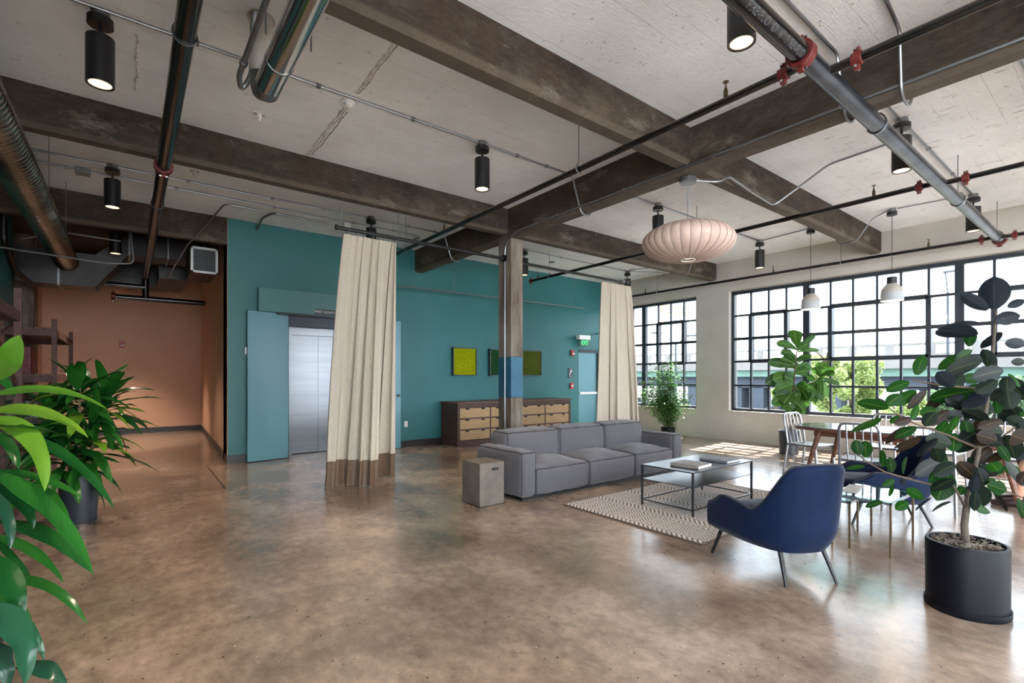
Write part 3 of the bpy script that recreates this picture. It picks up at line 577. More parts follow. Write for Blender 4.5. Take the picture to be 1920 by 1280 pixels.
mtab=M('walnut_table_wood',S(98,58,42),S(122,76,56),7,.4,0,.15,30,(1,.3,3)); mtabtop=M('glossy_dark_table_top',S(92,82,80),None,rough=.18,spec=.6)
mpaper=M('white_paper',S(226,222,216),None,rough=.7); mbook=M('grey_book_cover',S(132,124,118),S(150,142,136),12,.6); mbook2=M('slate_book_cover',S(104,106,112),S(124,126,130),12,.6)
# ---- curtain rods, rings, curtains
def rod(a,b,label,end):
    t=thing('curtain_rod',label,'curtain rod',((a[0]+b[0])/2,a[1],a[2])); part('pipe',MB().cyl(a,b,.024,14),mblack,t,True)
    for q,e in ((a,-1),(b,1)): part('end_cap' if (q is a)==(end<0) else 'flange',MB().cyl((q[0]-.012,q[1],q[2]),(q[0]+.012,q[1],q[2]),.034 if (q is a)==(end<0) else .06,14),mblack,t,True)
    return t
rod((1.99,6.05,3.20),(4.538,6.05,3.195),'black pipe curtain rod left of the column',-1); rod((4.792,6.05,3.175),(7.28,6.05,3.165),'black pipe curtain rod right of the column',1)
for x,lab in ((2.06,'thin chain holding the left end of the curtain rod'),(2.80,'thin rod hanging the left curtain rod by the beam')): single('rod_hanger',MB().cyl((x,6.05,3.22),(x,6.05,3.553 if x<0 else C if False else 3.553),.004,6),mgalv,lab,'hanger')
def curtain(name,label,top,bot,zt,hemh,folds,seed,amp):
    """top/bot: list of (x,y) control points of the heading line and of the hem on the floor"""
    t=thing(name,label,'curtain',(bot[len(bot)//2][0],bot[len(bot)//2][1],0)); rr=random.Random(seed)
    def lerp(P,u):
        n=len(P)-1; i=min(int(u*n),n-1); f=u*n-i; f=f*f*(3-2*f)*.5+f*.5; return Vector(P[i])*(1-f)+Vector(P[i+1])*f
    ph=[rr.uniform(-.5,.5) for _ in range(40)]
    def fn(u,z):
        v=1-z/zt; k=min(1,v*1.0); a=lerp(top,u); b=lerp(bot,u); e=k**.75 if k>0 else 0; c=a*(1-e)+b*e
        w1=u*folds*2*PI; s=math.sin(w1+ph[int(u*folds)%40]*1.2*k+.5*noise.noise(Vector((u*4,seed,v*1.5)))*2)
        s2=math.sin(w1*2.3+seed+v*2)*.25
        A=amp*(.55+.75*k)*(.7+.5*noise.noise(Vector((u*5,seed+3,0))))
        nx=(lerp(bot,min(1,u+.02))-lerp(bot,max(0,u-.02))); nn=Vector((-nx.y,nx.x)).normalized() if nx.length>1e-5 else Vector((0,1))
        sc=min(1,max(0,z/.05)); bx=noise.noise(Vector((u*14,seed,z*8)))*.012*max(0,1-z/.5)
        c=c+nn*(A*(s+s2)+bx); return Vector((c.x,c.y,max(.004,z)))
    nu=folds*18
    part('cloth',MB().grid(lambda u,v: fn(u,hemh+(zt-hemh)*v),nu,26),mcan,t,True,smooth=80)
    part('hem',MB().grid(lambda u,v: fn(u,.004+(hemh-.004)*v),nu,8),mhem,t,True,smooth=80,label='brown satin hem band')
    for i in range(9):
        u=(i+.5)/9; p=fn(u,zt)
        part('ring',MB().tube([(p.x,6.05+.032*math.cos(a),3.185+.036*math.sin(a)) for a in [2*PI*k/14 for k in range(14)]],.003,5,closed=True),mchrome,t,True)
    return t
def yx(px,Y): return (PY(px,500,Y).x,Y)
b=[Pz(609,917),Pz(640,908),Pz(675,912),Pz(706,911),Pz(700,893),Pz(741,894)]
curtain('curtain','full height linen curtain with brown hem in front of the elevator',[yx(645,6.05),yx(672,6.05),yx(700,6.05),yx(720,6.05),yx(735,6.05),yx(743,6.05)],[(p.x,p.y) for p in b],3.14,.33,9,5,.042)
curtain('curtain','linen curtain hanging behind the right end of the sofa',[yx(1128,6.05),yx(1142,6.05),yx(1158,6.05),yx(1170,6.05),yx(1183,6.05)],[yx(1118,5.95),yx(1140,6.15),yx(1160,5.95),yx(1182,6.15),yx(1200,5.98)],3.11,.33,8,11,.034)
# ---- moss pictures
def moss(x,label,c1,c2,seed):
    t=thing('moss_picture',label,'wall art',(x+.3,YW-.05,1.415),0,'square moss pictures'); y0=YW-.075; z0=1.415; s=.60
    fr=MB().box((x,y0,z0),(x+s,YW,z0+.02)).box((x,y0,z0+s-.02),(x+s,YW,z0+s)).box((x,y0,z0),(x+.02,YW,z0+s)).box((x+s-.02,y0,z0),(x+s,YW,z0+s)); part('frame',fr,mmetal,t,True,0)
    rr=random.Random(seed); mb=MB().box((x+.02,y0+.03,z0+.02),(x+s-.02,YW-.01,z0+s-.02)); n=34; g=(s-.04)/n
    for i in range(n):
        for j in range(n):
            c=Vector((x+.02+(i+.5+rr.uniform(-.3,.3))*g,y0+.018,z0+.02+(j+.5+rr.uniform(-.3,.3))*g)); r=g*rr.uniform(.5,.8); h=rr.uniform(.008,.026)
            vs=[c+Vector((math.cos(a)*r,.014,math.sin(a)*r)) for a in (0,1.26,2.51,3.77,5.03)]+[c+Vector((0,-h,0))]; mb.add(vs,[(k,(k+1)%5,5) for k in range(5)])
    part('moss',mb,M('moss_'+str(seed),c1,c2,30,.95,spec=.1,ramp=(.3,.7)),t,True,0,stuff=True)
moss(5.363,'yellow green square moss picture left of the others on the teal wall',S(214,218,34),S(160,170,22),1); moss(6.31,'dark green square moss picture mostly hidden by the column',S(70,124,76),S(44,90,56),2)
moss(7.225,'olive green square moss picture right of the column',S(140,152,70),S(98,112,50),3)
# ---- dresser
t=thing('dresser','long dark wooden chest of oak drawers against the teal wall','dresser',(6.63,8.64,0)); x0,x1,y0,y1,h=5.10,8.18,8.31,8.965,.885
part('top',MB().box((x0-.03,y0-.03,h-.03),(x1+.03,y1,h)),mtopw,t,True,0,.006); part('body',MB().box((x0,y0+.03,.0),(x1,y1,h-.03)),mwalnut,t,True,0); part('plinth',MB().box((x0-.01,y0,0),(x1+.01,y1-.02,.115)),mwalnut,t,True,0,.006)
part('top_rail',MB().box((x0,y0,h-.11),(x1,y0+.03,h-.03)),mwalnut,t,True,0); part('end_panel',MB().box((x0-.006,y0-.005,.115),(x0+.05,y0+.03,h-.11)),mwalnut,t,True,0); part('end_panel',MB().box((x1-.05,y0-.005,.115),(x1+.006,y0+.03,h-.11)),mwalnut,t,True,0)
nc=4; dw=(x1-x0-.1-.03*(nc-1))/nc; dh=(h-.11-.115-.03*3)/3
for i in range(nc):
    for j in range(3):
        a=x0+.05+i*(dw+.03); z=.13+j*(dh+.03); d=part('drawer',MB().box((a,y0+.004,z),(a+dw,y0+.03,z+dh)),mply,t,True,0,.003)
        for fx in (.24,.76):
            o=MB().box((a+dw*fx-.042,y0-.004,z+dh-.028),(a+dw*fx+.042,y0+.005,z+dh+.004)); o.v=[v-Vector(t.location) for v in o.v]; part('pull',o,mblack,d,False,0,.006)
    if i: part('divider',MB().box((x0+.05+i*(dw+.03)-.03,y0,.115),(x0+.05+i*(dw+.03),y0+.03,h-.11)),mwalnut,t,True,0)
for j in range(1,3): part('drawer_rail',MB().box((x0+.05,y0+.006,.13+j*(dh+.03)-.03),(x1-.05,y0+.03,.13+j*(dh+.03))),mwalnut,t,True,0)
# ---- things on the walls
p=PY(761,795,YW); t=thing('wall_outlet','white duplex outlet low on the teal wall left of the dresser','outlet',(p.x,YW,p.z-.055)); part('plate',MB().box((-.035,-.008,0),(.035,0,.115)),mwhite,t,smooth=0,bevel=.003)
for z in (.03,.07): part('socket',MB().box((-.017,-.012,z-.012),(.017,-.008,z+.014)),M('ivory',S(214,212,204),None) if 'ivory' not in MATS else MATS['ivory'],t,smooth=0)
t=thing('exit_sign','green lit exit sign hanging from a white box beside the exit door','exit sign',(9.19,8.86,2.18)); part('housing',MB().box((8.985,8.80,2.345),(9.39,8.93,2.455)),mwhite,t,True,0,.006); part('mount',MB().box((9.1,8.93,2.37),(9.28,YW,2.43)),mwhite,t,True,0)
gp=M('sign_glass',S(40,70,60),None,rough=.2); part('panel',MB().box((9.08,8.858,2.18),(9.39,8.868,2.345)),gp,t,True,0)
tm=text_mb('EXIT',.165); tm.xf(Matrix.Translation((9.245,8.855,2.262))@Matrix.Rotation(PI/2,4,'X')@Matrix.Diagonal((.72,1,1,1))); part('lettering',tm,M('green_lit_letters',S(20,220,80),None,emit=(.02,.8,.2,1),es=.35),t,True,0)
part('arrow',MB().prism([(9.085,2.262),(9.105,2.29),(9.105,2.234)],'y',8.853,8.856),MATS['green_lit_letters'],t,True,0)
mredal=M('red_alarm_plastic',S(176,38,36),None,rough=.4)
def alarm(p,nrm,label,strobe):
    t=thing('fire_alarm',label,'fire alarm',p,math.atan2(nrm[1],nrm[0])+PI/2,'red fire alarm devices'); part('body',MB().box((-.05,-.045,-.075),(.05,0,.075)),mredal,t,smooth=0,bevel=.006)
    if strobe: part('strobe',MB().box((-.035,-.07,-.035),(.05,-.045,-.005)),mwhite,t,smooth=0,bevel=.008)
    else: part('pull_handle',MB().box((-.035,-.055,-.01),(.035,-.045,.02)).box((-.012,-.055,-.035),(.012,-.045,.0)),mwhite,t,smooth=0)
alarm((8.905,YW,2.0),(0,-1),'red strobe alarm high beside the exit door',True); alarm((8.885,YW,1.165),(0,-1),'red pull station beside the exit door below the dark sign',False)
pp=PY(229,646,15.3); alarm((pp.x,15.3,pp.z),(0,-1),'red strobe alarm on the peach hall wall',True)
t=thing('stair_sign','dark wall sign with white stair pictogram beside the exit door','sign',(8.85,YW,1.37)); part('plate',MB().box((8.775,8.985,1.37),(8.93,YW,1.613)),M('charcoal_sign',S(52,60,70),None,rough=.5),t,True,0)
sm=MB()
for i in range(4): sm.box((8.80+i*.022,8.982,1.44+i*.022),(8.80+(i+1)*.022,8.985,1.462+i*.022))
sm.prism([(8.83,1.50),(8.845,1.50),(8.875,1.56),(8.86,1.57)],'y',8.982,8.985).prism([(8.862,1.585),(8.872,1.58),(8.882,1.585),(8.882,1.597),(8.872,1.602),(8.862,1.597)],'y',8.982,8.985).prism([(8.845,1.53),(8.855,1.525),(8.825,1.56),(8.815,1.555)],'y',8.982,8.985).prism([(8.89,1.53),(8.91,1.545),(8.905,1.57),(8.885,1.56)],'y',8.982,8.985)
part('pictogram',sm,mwhite,t,True,0); tm=text_mb('STAIR',.04); tm.xf(Matrix.Translation((8.852,8.982,1.405))@Matrix.Rotation(PI/2,4,'X')); part('lettering',tm,mwhite,t,True,0)
single('pipe_stub',MB().cyl((9.76,8.7,2.53),(9.76,YW,2.53),.012,10).cyl((9.76,8.69,2.53),(9.76,8.70,2.53),.02,10),mblack,'short black pipe stub sticking out of the teal wall above the exit door','pipe')
# ---- sofa
sx0,sx1,sy0,sy1=3.40,6.42,4.21,5.12
so=thing('sofa','grey three seat modular sofa with low arms in front of the column','sofa',((sx0+sx1)/2,(sy0+sy1)/2,0))
def cush(name,c,h,r,bt,bf,seed,pip,parent=so):
    o=weld(part(name,rcush(*h,r,11,bt,bf,seed,.010),mfab,parent,loc=Vector(c)-Vector(parent.location)))
    MP=rcush.mp
    for z in pip:
        P=[]
        for e in range(4):
            for i in range(14):
                q=-1+2*i/14; u,v=[(q,-1),(1,q),(-q,1),(-1,-q)][e]; P.append(MP((u,v,z)))
        part('piping',MB().tube(P,.0065,5,closed=True),mpip,o)
    for (u,v) in ((-1,-1),(1,-1)): part('piping',MB().tube([MP((u,v,-1+.2*i)) for i in range(11)],.0055,5),mpip,o)
    return o
part('base',MB().box((sx0+.06,sy0+.06,.0),(sx1-.06,sy1-.04,.05)),mblack,so,True,0)
aw=.20; L=(sx1-sx0-2*aw)
cush('arm',(sx0+aw/2,(sy0+sy1)/2-.01,.295),(aw/2+.012,(sy1-sy0)/2,.255),.055,.012,.012,1,(1,)); cush('arm',(sx1-aw/2,(sy0+sy1)/2-.01,.295),(aw/2+.012,(sy1-sy0)/2,.255),.055,.012,.012,2,(1,))
for i in range(3):
    xc_=sx0+aw+L*(i+.5)/3; cush('seat',(xc_,sy0+.34,.195),(L/6-.004,.345,.150),.045,.085,.022,10+i,(1,)); cush('back',(xc_,sy1-.20,.44),(L/6-.006,.18,.27),.06,.02,.04,20+i,(1,))
# ---- concrete cube stool
t=thing('cube_side_table','taupe cube side table with a hand slot at the left end of the sofa','side table',(3.075,4.49,0)); X0,X1,Y0,Y1=2.915,3.235,4.31,4.665
part('block',MB().box((X0,Y0,.006),(X1,Y1,.461)),mconc,t,True,0,.006); part('hand_slot',MB().box((X0+.155,Y0-.0015,.375),(X0+.24,Y0+.004,.405)),mblack,t,True,0); part('foot_plate',MB().box((X0+.012,Y0+.012,0),(X1-.012,Y1-.012,.008)),mblack,t,True,0)
# ---- rug
def rug_mat():
    t=NT('braided_wool_rug'); b=t.b; c=t.new('ShaderNodeTexCoord'); s=t.new('ShaderNodeSeparateXYZ'); t.l.new(c.outputs['Object'],s.inputs[0])
    x,y=s.outputs[0],s.outputs[1]; per=.13
    zig=t.math('ABSOLUTE',t.math('SUBTRACT',t.math('FRACT',t.math('MULTIPLY',y,1/per)),.5))
    st=t.math('FRACT',t.math('ADD',t.math('MULTIPLY',x,1/.038),t.math('MULTIPLY',zig,3.0)))
    a=t.ramp(t.math('ABSOLUTE',t.math('SUBTRACT',st,.5)),.13,.24)
    fr2=t.math('FRACT',t.math('MULTIPLY',x,1/.17)); z2=t.math('ABSOLUTE',t.math('SUBTRACT',fr2,.5)); st2=t.math('FRACT',t.math('ADD',t.math('MULTIPLY',y,1/.05),t.math('MULTIPLY',z2,3.0))); a2=t.ramp(t.math('ABSOLUTE',t.math('SUBTRACT',st2,.5)),.13,.24)
    band=t.ramp(t.math('FRACT',t.math('MULTIPLY',x,1/.52)),.499,.501)
    pat=t.mix(band,a,a2); n=t.noise(40,3,.6); pat2=t.math('MULTIPLY',pat,t.math('ADD',n,.45))
    t.l.new(t.mix(pat2,S(104,94,90),S(206,200,196)),b.inputs['Base Color']); b.inputs['Roughness'].default_value=.95; b.inputs['Specular IOR Level'].default_value=.1
    t.bump(t.math('ADD',pat,t.math('MULTIPLY',t.noise(160,3,.6),.3)),.8,.01); return t.m
t=thing('area_rug','grey and white braided rug under the coffee table','rug',(4.86,3.04,0)); part('pile',MB().box((3.69,2.235,.0),(6.03,3.85,.016)),rug_mat(),t,True,0,.005)
part('binding',MB().tube([(3.69,2.235,.009),(6.03,2.235,.009),(6.03,3.85,.009),(3.69,3.85,.009)],.009,6,closed=True),M('rug_binding',S(84,72,68),None,rough=.95),t,True)
# ---- coffee table
x0,x1,y0,y1,h=4.325,5.50,2.705,3.325,.447
t=thing('coffee_table','thin black steel coffee table with lower shelf on the rug','coffee table',((x0+x1)/2,(y0+y1)/2,.016)); q=.0095; zb=.016
part('top',MB().box((x0,y0,h-.012),(x1,y1,h)),mmetal,t,True,0,.002); part('shelf',MB().box((x0+.01,y0+.01,.290),(x1-.01,y1-.01,.297)),mmetal,t,True,0)
for x in (x0+q,x1-q):
    for y in (y0+q,y1-q): part('leg',MB().box((x-q,y-q,zb),(x+q,y+q,h-.012)),mmetal,t,True,0)
    part('stretcher',MB().box((x-.006,y0,.07),(x+.006,y1,.084)),mmetal,t,True,0)
for y in (y0+q,y1-q): part('stretcher',MB().box((x0,y-.006,.07),(x1,y+.006,.084)),mmetal,t,True,0)
def book(c,sz,rz,label,cov):
    t=thing('book',label,'book',c,rz,'books on the coffee table'); a,b,h=sz[0]/2,sz[1]/2,sz[2]
    part('pages',MB().box((-a+.004,-b+.004,.004),(a-.004,b-.006,h-.004)),mpaper,t,smooth=0); part('cover',MB().box((-a,-b,0),(a,b,.004)).box((-a,-b,h-.004),(a,b,h)).box((-a,-b,0),(-a+.004,b,h)),cov,t,smooth=0)
book((4.65,2.935,.447),(.29,.31,.032),.08,'grey hardcover book on the near left of the coffee table',mbook); book((5.21,2.93,.447),(.29,.32,.024),.02,'thinner slate book on the far right of the coffee table',mbook2)
# ---- armchairs
def armchair(label,loc,face):
    t=thing('armchair',label,'armchair',loc,math.atan2(face[1],face[0])-PI/2,'blue velvet armchairs')
    # plan U: param s 0..1 from front left round the back to front right
    def plan(s,off):
        W=.345-off; D0=.36; yb=-.33+off
        # superellipse-like U
        a=PI*s; x=-W*math.copysign(abs(math.cos(a))**.62,math.cos(a)); yy=math.sin(a)**.80
        y=D0-(D0-yb)*yy
        return x,y
    def top(s):
        e=abs(s-.5)*2           # 0 at back centre, 1 at arm fronts
        back=.79; dip=.435; arm=.475
        if e<.62:
            k=max(0,(e-.20)/.42); k=k*k*(3-2*k); z=back*(1-k)+dip*k-(.03*(e/.2)**2 if e<.2 else .03*(1-k))*.6
        else:
            k=(e-.62)/.38; z=dip+(arm-dip)*math.sin(k*PI*.62)-.09*max(0,k-.72)/.28
        return z
    zb=.205; n=64
    def surf(u,v):
        # v: 0 bottom outer -> 1 inner bottom, over the rim
        s=u; zt=top(s); e=abs(s-.5)*2; lean=.10*max(0,1-e/.8)
        th=.035
        if v<.62:
            k=v/.62; z=zb+(zt-zb)*k; off=.055*(1-min(1,k*3.2))**2
        elif v<.74:
            k=(v-.62)/.12*PI; z=zt+.03*math.sin(k); off=th-th*math.cos(k)
        else:
            k=(v-.74)/.26; z=zt+(.30-zt)*k; off=2*th+.005
        x,y=plan(s,off); hz=max(0,(z-.20)/.6)
        y-=lean*hz*1.1; x*=1+.05*hz
        x*=1.0+.10*(1-max(0,1-e))*0
        return Vector((x,y,z))
    part('shell',MB().grid(surf,n,30),mvel,t,smooth=70)
    end=MB()
    for s in (0,1):
        P=[surf(s,v/29) for v in range(30)]; end.add(P,[tuple(range(30))])
    part('arm_front',end,mvel,t,smooth=30)
    bo=MB(); ring=[surf(i/63,0) for i in range(64)]; bo.add(ring,[tuple(range(64))]); part('underside',bo,mblack,t,smooth=0)
    o=part('seat_cushion',rcush(.245,.30,.085,.05,8,.03,.010,3,.003),mvel,t,loc=(0,.115,.315)); weld(o)
    rim=[surf(i/63,.655)+Vector((0,0,.002)) for i in range(64)]; part('piping',MB().tube(rim,.0045,5),mpip,t)
    for (bx,by,tx,ty) in ((-.19,-.30,-.16,-.20),(.19,-.30,.16,-.20),(-.30,.37,-.27,.28),(.30,.37,.27,.28)): part('leg',MB().tube([(bx,by,0),(tx,ty,.225)],[.010,.016],10),mblack,t)
    return t
armchair('blue velvet armchair seen from behind beside the rug',(3.70,1.626,0),(.468,.884)); armchair('blue velvet armchair facing left behind the rubber plant',(5.795,1.565,0),(-.577,.816))
# ---- nesting glass tables
def gtable(label,x0,x1,y0,y1,h):
    t=thing('nesting_table',label,'side table',((x0+x1)/2,(y0+y1)/2,0),0,'nesting glass tables'); part('glass_top',MB().box((x0,y0,h-.012),(x1,y1,h)),mtglass,t,True,0)
    part('frame',MB().box((x0,y0,h-.03),(x1,y0+.012,h-.012)).box((x0,y1-.012,h-.03),(x1,y1,h-.012)).box((x0,y0,h-.03),(x0+.012,y1,h-.012)).box((x1-.012,y0,h-.03),(x1,y1,h-.012)),malu,t,True,0)
    for x in (x0+.008,x1-.008):
        for y in (y0+.008,y1-.008): part('leg',MB().box((x-.007,y-.007,0),(x+.007,y+.007,h-.03)),mbrass,t,True,0)
gtable('taller glass side table with thin brass legs between the armchairs',4.56,5.155,1.19,1.60,.43); gtable('lower glass side table tucked under the taller one',4.575,5.10,1.465,1.92,.385)
single('magazine',MB().obox((4.83,1.53,.4345),(.34,.10,.009),Matrix.Rotation(.15,3,'Z')),mbook,'thin grey magazine lying on the taller glass table','magazine',smooth=0)
# ---- dining table and chairs
def dining():
    t=thing('dining_table','long walnut dining table by the window with splayed legs','dining table',(7.28,1.7,0)); ya,yb_=2.92,.55; xa,xb=6.78,7.78
    poly=[(xa+.02,ya-.42),(xa+.16,ya-.08),(xa+.30,ya),(xb-.30,ya),(xb-.16,ya-.08),(xb-.02,ya-.42),(xb-.02,yb_+.42),(xb-.16,yb_+.08),(xb-.3,yb_),(xa+.3,yb_),(xa+.16,yb_+.08),(xa+.02,yb_+.42)]
    part('top',MB().prism(poly,'z',.722,.742),mtabtop,t,True,0); part('top_edge',MB().prism(poly,'z',.700,.722),mtab,t,True,0); part('apron',MB().box((xa+.14,yb_+.3,.63),(xb-.14,ya-.3,.70)),mtab,t,True,0)
    for x,s in ((xa+.16,-1),(xb-.16,1)):
        for y,k in ((ya-.36,1),(yb_+.36,-1)): part('leg',MB().tube([(x+s*.09,y+k*.17,0),(x,y,.70)],[.018,.034],10),mtab,t,True)
dining()
def mchair(label,loc,face):
    t=thing('dining_chair',label,'chair',loc,math.atan2(face[1],face[0])-PI/2,'aluminium dining chairs'); w_,d=.19,.20
    part('seat',MB().grid(lambda u,v: Vector(((u*2-1)*(.205-.02*(v<.1)),-.2+.42*v,.445+.012*((u*2-1)**2)-.006*math.sin(v*PI))),9,8).grid(lambda u,v: Vector(((u*2-1)*(.205-.02*(v<.1)),-.2+.42*v,.425)),9,8),malu,t); part('seat_edge',MB().tube([(-.2,-.19,.436),(-.2,.21,.436),(.2,.21,.436),(.2,-.19,.436)],.014,6,closed=True),malu,t)
    for s in (-1,1): part('leg',MB().tube([(s*.20,.235,0),(s*.185,.19,.43)],[.014,.018],8),malu,t)
    fr=[(-.21,-.25,0),(-.19,-.19,.44),(-.19,-.215,.60),(-.185,-.26,.80),(-.165,-.272,.845),(-.12,-.276,.862),(.12,-.276,.862),(.165,-.272,.845),(.185,-.26,.80),(.19,-.215,.60),(.19,-.19,.44),(.21,-.25,0)]
    part('back_frame',MB().tube(fr,.0155,8),malu,t)
    for i in range(4):
        x=-.114+.076*i; part('slat',MB().tube([(x*.95,-.19,.44),(x,-.225,.60),(x,-.275,.855)],.0095,6),malu,t)
    for s in (-1,1): part('stretcher',MB().cyl((s*.197,-.225,.18),(s*.195,.215,.18),.008,6),malu,t)
    part('stretcher',MB().cyl((-.19,.0,.18),(.19,.0,.18),.008,6),malu,t)
    return t
CH0=mchair('aluminium slat back chair at the left end of the table',(7.52,2.90,0),(-.2,-1))
for k,(x,y,fx,fy,lab) in enumerate(((6.62,1.99,1,.12,'aluminium chair seen from behind at the near side of the table'),(6.66,1.35,1,-.05,'aluminium chair at the near side of the table behind the rubber plant leaves'),
  (8.06,2.2,-1,0,'aluminium chair across the table nearest the fiddle leaf plant'),(8.05,1.6,-1,.06,'aluminium chair across the table in the middle'),(8.06,1.02,-1,0,'aluminium chair across the table at the right end'))):
    c=copy_tree(CH0); c['label']=lab; c.location=(x,y,0); c.rotation_euler=(0,0,math.atan2(fy,fx)-PI/2)
t=thing('wooden_bench','pale wooden bench seat against the window wall behind the table','bench',(9.95,1.9,0)); part('seat',MB().box((9.75,1.2,.42),(10.15,2.6,.46)),mply,t,True,0,.005)
for y in (1.3,2.5):
    for x in (9.8,10.1): part('leg',MB().box((x-.025,y-.025,0),(x+.025,y+.025,.42)),mtab,t,True,0)
# ================================================================ plants
def leaf_mat(name,c1,c2,rough=.35,trans=.28,vein=None,spec=.5):
    t=NT(name); b=t.b; oi=t.new('ShaderNodeObjectInfo'); n=t.noise(3,3,.5,(30,2,1),kind='Generated')
    c=t.mix(oi.outputs['Random'],c1,c2); c=t.mix(t.math('MULTIPLY',t.ramp(n,.4,.7),.35),c,c2)
    if vein:
        co=t.new('ShaderNodeTexCoord'); s=t.new('ShaderNodeSeparateXYZ'); t.l.new(co.outputs['UV'],s.inputs[0])
        u=t.math('ABSOLUTE',t.math('SUBTRACT',s.outputs[0],.5)); mid=t.ramp(u,.012,.03,(1,1,1,1),(0,0,0,1))
        k=t.math('FRACT',t.math('SUBTRACT',t.math('MULTIPLY',s.outputs[1],9),t.math('MULTIPLY',u,3.2))); sec=t.ramp(t.math('ABSOLUTE',t.math('SUBTRACT',k,.5)),.0,.07,(1,1,1,1),(0,0,0,1))
        c=t.mix(t.math('MAXIMUM',mid,t.math('MULTIPLY',sec,.35)),c,vein)
    t.l.new(c,b.inputs['Base Color']); b.inputs['Roughness'].default_value=rough; b.inputs['Specular IOR Level'].default_value=spec
    tr=t.new('ShaderNodeBsdfTranslucent'); t.l.new(c,tr.inputs[0]); mx=t.new('ShaderNodeMixShader'); mx.inputs[0].default_value=trans
    t.l.new(b.outputs[0],mx.inputs[1]); t.l.new(tr.outputs[0],mx.inputs[2]); t.l.new(mx.outputs[0],t.out.inputs[0]); return t.m
mdr=leaf_mat('dracaena_leaf',S(48,112,38),S(18,70,30),.26,.3); mdry=leaf_mat('dracaena_leaf_pale',S(128,164,44),S(84,136,40),.28,.35)
mrub=leaf_mat('rubber_leaf_dark',S(12,28,18),S(8,18,20),.42,.1,S(56,64,28),.15); mrubg=leaf_mat('rubber_leaf_green',S(28,80,18),S(14,52,18),.4,.45,S(84,112,38),.15); mrubb=leaf_mat('rubber_leaf_bronze',S(46,36,24),S(30,22,22),.45,.12,S(84,66,32),.15); mrubn=leaf_mat('rubber_leaf_slate',S(12,18,30),S(16,24,28),.45,.1,S(34,44,50),.15)
mfid=leaf_mat('fiddle_leaf',S(56,96,32),S(30,66,24),.4,.3,S(110,140,70),.25); mbam=leaf_mat('aralia_leaf',S(104,150,70),S(66,116,48),.5,.45)
mstem=M('grey_bark',S(88,78,66),S(66,57,48),20,.8,0,.3,60); mcane=M('tan_cane',S(150,130,96),S(112,94,66),30,.75,0,.3,60,(1,1,6)); mtwig=M('dark_twig',S(62,46,36),S(84,66,50),20,.8)
mpotd=M('charcoal_planter',S(9,10,18),S(7,8,15),6,.5,spec=.2); mpotm=M('satin_grey_planter',S(50,55,62),S(42,47,54),10,.36,0,.08,80); msoil=M('dark_soil',S(52,40,32),S(84,68,54),60,.95,0,.9,90); mmossg=M('spanish_moss',S(150,142,132),S(96,82,70),50,.95)
def leafmb(pts,W,side,prof,nseg=10,fold=.15,wav=0,seed=0):
    """pts: base,mid,tip (quadratic bezier); side: unit vector across; returns MB (relative to base) + uv"""
    b,m,e=[Vector(p) for p in pts]; mb=MB(); uv=[]
    vs=[]; nx=4; o=b
    for i in range(nseg+1):
        t=i/nseg; p=b*(1-t)**2+m*2*t*(1-t)+e*t*t; tg=((m-b)*(1-t)+(e-m)*t).normalized()
        s=(Vector(side)-tg*Vector(side).dot(tg)).normalized(); n=s.cross(tg)
        if prof=='strap': w_=W*(math.sin(PI*min(1,(t*.95+.06))**.75)**.6)*(.35+.65*min(1,t*4))*(1 if t<.98 else .15)
        elif prof=='fiddle': w_=W*max(.04,math.sin(PI*min(1,t**1.35*.97+.03))**.55)*(.55+.45*t)
        else: w_=W*max(.03,math.sin(PI*min(.995,t*.96+.03))**.62)
        if i==nseg: w_*=.12
        for j in range(nx+1):
            a=j/nx*2-1; q=p-o+s*(a*w_/2)+n*(abs(a)*w_*fold*.5+wav*math.sin(t*14+seed)*a*w_*.15*(abs(a)))
            vs.append(q); uv.append((j/nx,t))
    fs=[(i*(nx+1)+j,i*(nx+1)+j+1,(i+1)*(nx+1)+j+1,(i+1)*(nx+1)+j) for i in range(nseg) for j in range(nx)]
    mb.add(vs,fs); return mb,uv
def leafmesh(name,pts,W,side,prof,mat,**k):
    mb,uv=leafmb(pts,W,side,prof,**k); me=bpy.data.meshes.new(name); me.from_pydata([tuple(v) for v in mb.v],[],mb.f); me.update(); me.materials.append(mat)
    l=me.uv_layers.new(name='UVMap')
    for lp in me.loops: l.data[lp.index].uv=uv[lp.vertex_index]
    me.shade_smooth(); return me
# ---- far left dracaena in a grey pot
def pot(t,r0,r1,h,mat,soil=True,saucer=True):
    part('pot',MB().lathe([(r0,.03 if saucer else 0),(r0*1.0+.0,.03 if saucer else 0),(r1,h),(r1-.018,h),(r1-.03,h-.05),(0,h-.05)],n=40,caps=(True,False)),mat,t,smooth=50)
    if saucer: part('saucer',MB().lathe([(r0*1.02,0),(r0*1.06,.02),(r0*1.06,.038),(r0*.9,.032)],n=40),mat,t)
    if soil: part('soil',MB().lathe([(r1-.032,h-.05),(r1*.5,h-.035),(0,h-.03)],n=20,caps=(False,False)),msoil,t)
def drvar(L,W,droop,mat):
    W*=1.3
    return leafmesh('leaf',[(0,0,0),(0,L*.5,L*.13*(1-droop)),(0,L*(.95-.25*droop),-L*.55*droop)],W,(1,0,0),'strap',mat,nseg=9,fold=.25,wav=.5,seed=droop*9)
DV=[drvar(.46,.062,d,mdr) for d in (.1,.4,.7,1.0,.55,.85)]+[drvar(.42,.06,d,mdry) for d in (.3,.8)]
